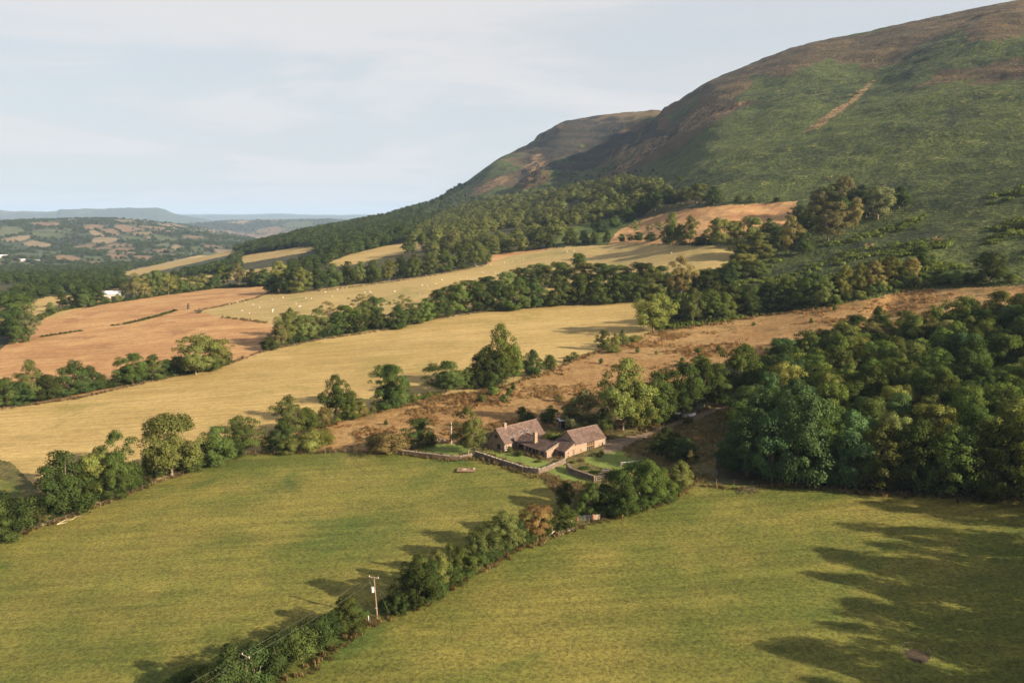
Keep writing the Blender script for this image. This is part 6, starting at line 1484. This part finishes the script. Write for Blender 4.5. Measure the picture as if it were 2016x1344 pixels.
for k, (px, py, Ls, Ws, hs, rz, lab, cat) in enumerate(((6, 508, 22, 12, 9, .3, 'square pale house far down the valley at the left edge', 'house'), (50, 515, 34, 14, 7, .1, 'longest of the far pale farm roofs by green field', 'barn'), (70, 516, 30, 12, 6, -.2, 'far pale farm roof, middle of the valley farm', 'barn'), (81, 516, 16, 10, 6, .5, 'far pale farm roof, right end of valley farm', 'barn'))):
    p = at(px, py, 1300); o = root_at('far_farmhouse' if k == 0 else 'far_barn', p.x, p.y, p.z, rz, lab, cat, 'far buildings in the valley')
    m = MB(); wall(m, (-Ls / 2, 0), (Ls / 2, 0), ((0, -4), (Ls, -4), (Ls, hs * .6), (0, hs * .6)), [(Ls * (.12 + .22 * i), Ls * (.12 + .22 * i) + Ls * .09, hs * .2, hs * .45) for i in range(4)]); gq = ((0, -4), (Ws, -4), (Ws, hs * .6), (Ws / 2, hs), (0, hs * .6))
    wall(m, (-Ls / 2, Ws), (-Ls / 2, 0), gq); wall(m, (Ls / 2, 0), (Ls / 2, Ws), gq); wall(m, (Ls / 2, Ws), (-Ls / 2, Ws), ((0, -4), (Ls, -4), (Ls, hs * .6), (0, hs * .6))); m.build('wall', M['render'], o)
    for i in range(4):
        m = MB(); x = -Ls / 2 + Ls * (.12 + .22 * i); m.box(x, x + Ls * .09, .12, .16, hs * .2, hs * .45); m.build('window', M['glass'], o)
    for y0, y1 in ((-.8, Ws / 2), (Ws + .8, Ws / 2 + .02)):
        zz = hs * .6 - .8 * hs * .4 / (Ws / 2); q = [(-Ls / 2 - .6, y0, zz), (Ls / 2 + .6, y0, zz), (Ls / 2 + .6, y1, hs + .1), (-Ls / 2 - .6, y1, hs + .1)]
        if y0 > 0: q = q[::-1]
        m = MB(); m.hexa([(x, y, z - .3) for x, y, z in q] + q); m.build('roof', M['palesheet'], o)
# sheep
def sheep_mesh(seed, grazing):
    r = random.Random(seed); V, F = [], []
    tube(V, F, [(-.62, 0, .62), (-.55, 0, .64), (-.3, 0, .66), (.1, 0, .66), (.42, 0, .66), (.55, 0, .66)], [.05, .24, .31, .32, .27, .12], 10)
    hd = [(.48, 0, .72), (.66, 0, .62 if grazing else .86), (.82, 0, .30 if grazing else .92), (.94, 0, .12 if grazing else .84)]
    tube(V, F, hd, [.16, .12, .10, .05], 7)
    for x in (-.42, .36):
        for y in (-.15, .15): tube(V, F, [(x, y, .5), (x + r.uniform(-.05, .05), y, .25), (x, y, -.03)], [.085, .055, .04], 5)
    for s in (-1, 1): tube(V, F, [(.68, s * .07, .62 if grazing else .95), (.66, s * .2, .60 if grazing else .94)], [.05, .02], 4)
    return mesh_np('sheep', V, F, M['fleece'], True)
SHEEP = [sheep_mesh(k, k != 1) for k in range(3)]
rs = random.Random(77)
spots = [(440, 601), (452, 600), (468, 596), (476, 613), (483, 596), (498, 601), (514, 595), (511, 606), (491, 618), (538, 611), (536, 612), (537, 615), (557, 587), (535, 590), (583, 599), (588, 605), (591, 604), (602, 588), (613, 589), (654, 585), (664, 571), (682, 568), (697, 592), (718, 577), (730, 577), (728, 575), (777, 575), (742, 562), (760, 548), (765, 547), (779, 546), (838, 543), (842, 546), (893, 547), (906, 550), (919, 549), (921, 556), (926, 552), (931, 553), (948, 537), (951, 539), (975, 538), (981, 539), (938, 525), (966, 522), (993, 518), (1008, 516), (1029, 512), (1030, 509), (1055, 509), (1073, 515), (831, 563), (841, 563), (858, 560), (884, 568), (886, 564), (827, 579), (1114, 497), (1117, 496), (1130, 495), (1318, 492), (1322, 499), (802, 554), (640, 576), (690, 604), (900, 542), (870, 552)]
for px, py in spots:
    p = at(px, py); o = bpy.data.objects.new('sheep', rs.choice(SHEEP)); COL.objects.link(o); o.location = p; o.rotation_euler = (0, 0, rs.uniform(0, 6.28)); s = rs.uniform(0.72, 0.95); o.scale = (s, s, s)
    tagged(o, 'white sheep grazing on the pale straw field', 'sheep', 'sheep grazing on the straw field')
# ---------------------------------------------------------------- ground cover: grass tufts, long grass, rushes and bracken (nobody could count them)
def tuft_mesh(name, seed, nblade, rad, h, wid, lean, mat, frond=False):
    r = np.random.RandomState(seed); V, F, N = [], [], []
    for k in range(nblade):
        a = r.uniform(0, 6.283); d = rad * math.sqrt(r.rand()); b = np.array((math.cos(a) * d, math.sin(a) * d, -0.03)); hh = h * r.uniform(.55, 1.2)
        la = r.uniform(0, 6.283); tip = b + np.array((math.cos(la) * lean * hh * r.rand(), math.sin(la) * lean * hh * r.rand(), hh))
        s = np.array((-math.sin(la), math.cos(la), 0)) * wid * r.uniform(.6, 1.3)
        mid = (b + tip) / 2 + np.array((0, 0, hh * .12)); i = len(V)
        V += [b - s * .6, b + s * .6, mid + s, mid - s, tip]; F += [(i, i + 1, i + 2), (i, i + 2, i + 3), (i + 3, i + 2, i + 4)]
        n = np.array((r.normal() * .3, r.normal() * .3, 1.0)); n /= np.linalg.norm(n); N += [n] * 5
    return mesh_np(name, V, F, mat, False, N)
def blade_mat(name, base, pale, lush, patch, streak=None):
    m = bpy.data.materials.new(name); m.use_nodes = True; nt = m.node_tree; nt.nodes.clear()
    out = nd(nt, 'ShaderNodeOutputMaterial'); pos = nd(nt, 'ShaderNodeNewGeometry').outputs['Position']
    big = nnoise(nt, pos, patch, 4, 0.6, streak); mid = nnoise(nt, pos, patch * 5.5, 4, 0.6)
    c = nmix(nt, nrange(nt, nmath(nt, 'ADD', nmath(nt, 'MULTIPLY', big, 0.6), nmath(nt, 'MULTIPLY', mid, 0.4)), 0.40, 0.60), base, pale)
    c = nmix(nt, nrange(nt, nnoise(nt, pos, patch * 2.3, 5, 0.65, None, 0.4), 0.52, 0.68, 0, 0.85), c, lush)
    rnd = nd(nt, 'ShaderNodeObjectInfo').outputs['Random']
    mul = nd(nt, 'ShaderNodeVectorMath', operation='SCALE'); nt.links.new(c, mul.inputs[0])
    nt.links.new(nmath(nt, 'ADD', nmath(nt, 'MULTIPLY', rnd, 0.5), 0.75), mul.inputs['Scale'])
    d = nd(nt, 'ShaderNodeBsdfDiffuse'); tr = nd(nt, 'ShaderNodeBsdfTranslucent'); mx = nd(nt, 'ShaderNodeMixShader'); mx.inputs['Fac'].default_value = 0.5
    for n in (d, tr): nt.links.new(mul.outputs[0], n.inputs['Color'])
    nt.links.new(d.outputs[0], mx.inputs[1]); nt.links.new(tr.outputs[0], mx.inputs[2]); nt.links.new(mx.outputs[0], out.inputs['Surface'])
    return m
M['tuft'] = blade_mat('meadow_blades', (0.42, 0.39, 0.08), (0.60, 0.50, 0.14), (0.27, 0.33, 0.065), 0.014)
M['longgrass'] = blade_mat('long_dry_grass', (0.36, 0.26, 0.11), (0.45, 0.33, 0.16), (0.22, 0.19, 0.065), 0.08)
M['rush'] = blade_mat('rush_clumps', (0.46, 0.27, 0.11), (0.58, 0.38, 0.17), (0.32, 0.20, 0.08), 0.05)
M['frond'] = blade_mat('bracken_fronds', (0.19, 0.25, 0.055), (0.26, 0.31, 0.07), (0.15, 0.19, 0.043), 0.02, (1.0, 2.0, 1.0, 0.3))
def source(name, label, me, px, py, cat, s=1.0):
    p = at(px, py); o = bpy.data.objects.new(name, me); COL.objects.link(o); o.location = p; o.scale = (s, s, s)
    return tagged(o, label, cat)
S_TUFT = source('grass_tuft', 'tuft of green grass at the foot of transformer pole', tuft_mesh('grass_tuft', 1, 46, .3, .35, .035, .8, M['tuft']), 750, 1222, 'grass tuft')
S_LONG = source('long_grass_tuft', 'tuft of tall dry grass beside the white marker post', tuft_mesh('long_grass_tuft', 2, 40, .4, .75, .03, .45, M['longgrass']), 722, 1226, 'grass tuft')
S_RUSH = source('rush_clump', 'brown rush clump in the tawny pasture above the farmhouse', tuft_mesh('rush_clump', 3, 46, .55, .75, .04, .5, M['rush']), 1130, 800, 'rush clump')
S_FERN = source('bracken_clump', 'clump of bracken at the edge of the tawny pasture', tuft_mesh('bracken_clump', 4, 34, .9, .9, .14, 1.2, M['frond']), 1880, 566, 'bracken clump')
def cover_points(name, label, src, X, Y, smin, smax, seed, cat='grass', zs=1.0):
    r = np.random.RandomState(seed); n = len(X)
    Z = CAMH + ground_s(X / Y, np.log(Y)) * Y
    me = bpy.data.meshes.new(name); me.vertices.add(n); me.vertices.foreach_set('co', np.column_stack((X, Y, Z)).astype(np.float32).ravel())
    sc = r.uniform(smin, smax, n)
    a = me.attributes.new('pick', 'INT', 'POINT'); a.data.foreach_set('value', np.zeros(n, np.int32))
    a = me.attributes.new('turn', 'FLOAT_VECTOR', 'POINT'); a.data.foreach_set('vector', np.column_stack((np.zeros(n), np.zeros(n), r.uniform(0, 6.28, n))).astype(np.float32).ravel())
    a = me.attributes.new('size', 'FLOAT_VECTOR', 'POINT'); a.data.foreach_set('vector', np.column_stack((sc, sc, sc * zs * r.uniform(.8, 1.25, n))).astype(np.float32).ravel())
    o = bpy.data.objects.new(name, me); COL.objects.link(o); md = o.modifiers.new('plants', 'NODES'); md.node_group = far_nodes(name + '_on_points', [src])
    return tagged(o, label, cat, None, 'stuff')
LANDN = {}
for i, l in enumerate(LAND): LANDN.setdefault(l[0], []).append(i)
def on_land(names, X, Y):
    i = np.clip(np.searchsorted(UC, X / Y) - 1, 0, NU - 2); j = np.clip(np.searchsorted(YR, Y) - 1, 0, NL - 2)
    return np.isin(land_id[i, j], [k for n in names for k in LANDN[n]])
def sample(n, y0, y1, umin, umax, seed, names, mask=None):
    r = np.random.RandomState(seed); Y = np.sqrt(r.uniform(y0 * y0, y1 * y1, n)); X = r.uniform(umin, umax, n) * Y
    ok = on_land(names, X, Y)
    if mask is not None: ok &= mask(X, Y, r)
    return X[ok], Y[ok]
X, Y = sample(60000, 205, 420, -0.3, 0.66, 2, ['rough_pasture'], lambda X, Y, r: (fbm(X, Y, 14, 4) + r.uniform(-.3, .3, len(X))) > 0.26)
cover_points('pasture_rushes', 'brown rushes and tussocks over the tawny pasture', S_RUSH, X, Y, .5, 1.3, 2); print('RUSH', len(X))
X, Y = sample(30000, 190, 280, -0.2, 0.4, 3, ['bank'], lambda X, Y, r: ~inside(((1100, 905), (1130, 893), (1200, 872), (1275, 905), (1265, 935), (1185, 952), (1110, 945)), *proj(X, Y, CAMH + ground_s(X / Y, np.log(Y)) * Y)) & ((fbm(X, Y, 8, 3) + r.uniform(-.3, .3, len(X))) > 0.12))
cover_points('bank_grass', 'long dry grass over the bank between barn and wood', S_LONG, X, Y, .5, 1.1, 3)
X, Y = sample(24000, 330, 560, -0.02, 0.68, 4, ['hillside', 'bracken'], lambda X, Y, r: (fbm(X, Y, 25, 4) + r.uniform(-.2, .2, len(X)) > 0.16) & (CAMH + ground_s(X / Y, np.log(Y)) * Y < 190))
cover_points('bracken_cover', 'bracken covering the lower hillside', S_FERN, X, Y, .9, 2.0, 4, 'bracken'); print('FERN', len(X))
def along(lines, n, spread, seed):
    r = np.random.RandomState(seed); P = []
    for ln in lines:
        q = [at(*a) for a in ln]
        for a, b in zip(q, q[1:]):
            k = int((b - a).length * n); t = r.rand(k); P.append(np.column_stack((a.x + (b.x - a.x) * t + r.normal(size=k) * spread, a.y + (b.y - a.y) * t + r.normal(size=k) * spread)))
    P = np.concatenate(P); return P[:, 0], P[:, 1]
X, Y = along([[(0, 1064), (60, 1043), (130, 1020), (220, 986), (300, 953), (400, 918), (485, 893), (540, 891), (620, 890), (700, 890), (780, 892), (880, 906), (935, 902), (975, 914), (1030, 933), (1062, 938), (1110, 962)],
              [(560, 1344), (630, 1300), (720, 1235), (790, 1205), (850, 1185), (930, 1132), (1010, 1088), (1100, 1052), (1160, 1032), (1230, 1014), (1300, 992), (1370, 954)],
              [(1370, 954), (1440, 962), (1560, 958), (1700, 971), (1850, 979), (2016, 988)]], 3.2, .75, 6)
cover_points('verge_grass', 'long dry grass along the near fences, hedges and walls', S_LONG, X, Y, .5, 1.25, 6)
X, Y = along([[(0, 806), (150, 785), (300, 750), (455, 715), (515, 692), (640, 667), (760, 650), (860, 627), (960, 613), (1080, 602), (1200, 596), (1270, 590)], [(545, 578), (640, 572), (740, 559), (850, 543), (950, 524)],
              [(545, 888), (600, 852), (660, 832), (760, 808), (900, 778), (1000, 760), (1080, 732), (1150, 702), (1230, 674), (1290, 654), (1380, 642), (1500, 622), (1640, 604)], [(383, 613), (440, 602), (500, 588), (545, 571)], [(440, 625), (528, 636)]], 1.6, .8, 7)
cover_points('field_edge_grass', 'rough grass along the middle distance field edges', S_LONG, X, Y, .8, 1.6, 7)
# ---------------------------------------------------------------- air
def closed_volume(name, verts, faces, density, colour, label, cat, aniso=0.0):
    me = bpy.data.meshes.new(name); me.from_pydata(verts, [], faces); me.update()
    m = bpy.data.materials.new(name); m.use_nodes = True; nt = m.node_tree; nt.nodes.clear()
    out = nd(nt, 'ShaderNodeOutputMaterial'); pv = nd(nt, 'ShaderNodeVolumePrincipled')
    pv.inputs['Color'].default_value = (*colour, 1); pv.inputs['Density'].default_value = density; pv.inputs['Anisotropy'].default_value = aniso
    nt.links.new(pv.outputs[0], out.inputs['Volume']); me.materials.append(m)
    o = bpy.data.objects.new(name, me); COL.objects.link(o); tagged(o, label, cat, None, 'stuff'); return o
zlo, zhi = float(GZ.min()) - 5, float(GZ.max()) + 20
bx = (-58000, 58000, -9500, 36000)
HV = [(x, y, z) for z in (zlo, zhi) for x, y in ((bx[0], bx[2]), (bx[1], bx[2]), (bx[1], bx[3]), (bx[0], bx[3]))]
HF = [(3, 2, 1, 0), (4, 5, 6, 7), (0, 1, 5, 4), (1, 2, 6, 5), (2, 3, 7, 6), (3, 0, 4, 7)]
print('HAZE', zlo, zhi)
closed_volume('haze', HV, HF, 4.6e-5, (0.42, 0.58, 0.84), 'thin blue summer haze over the whole valley', 'haze')
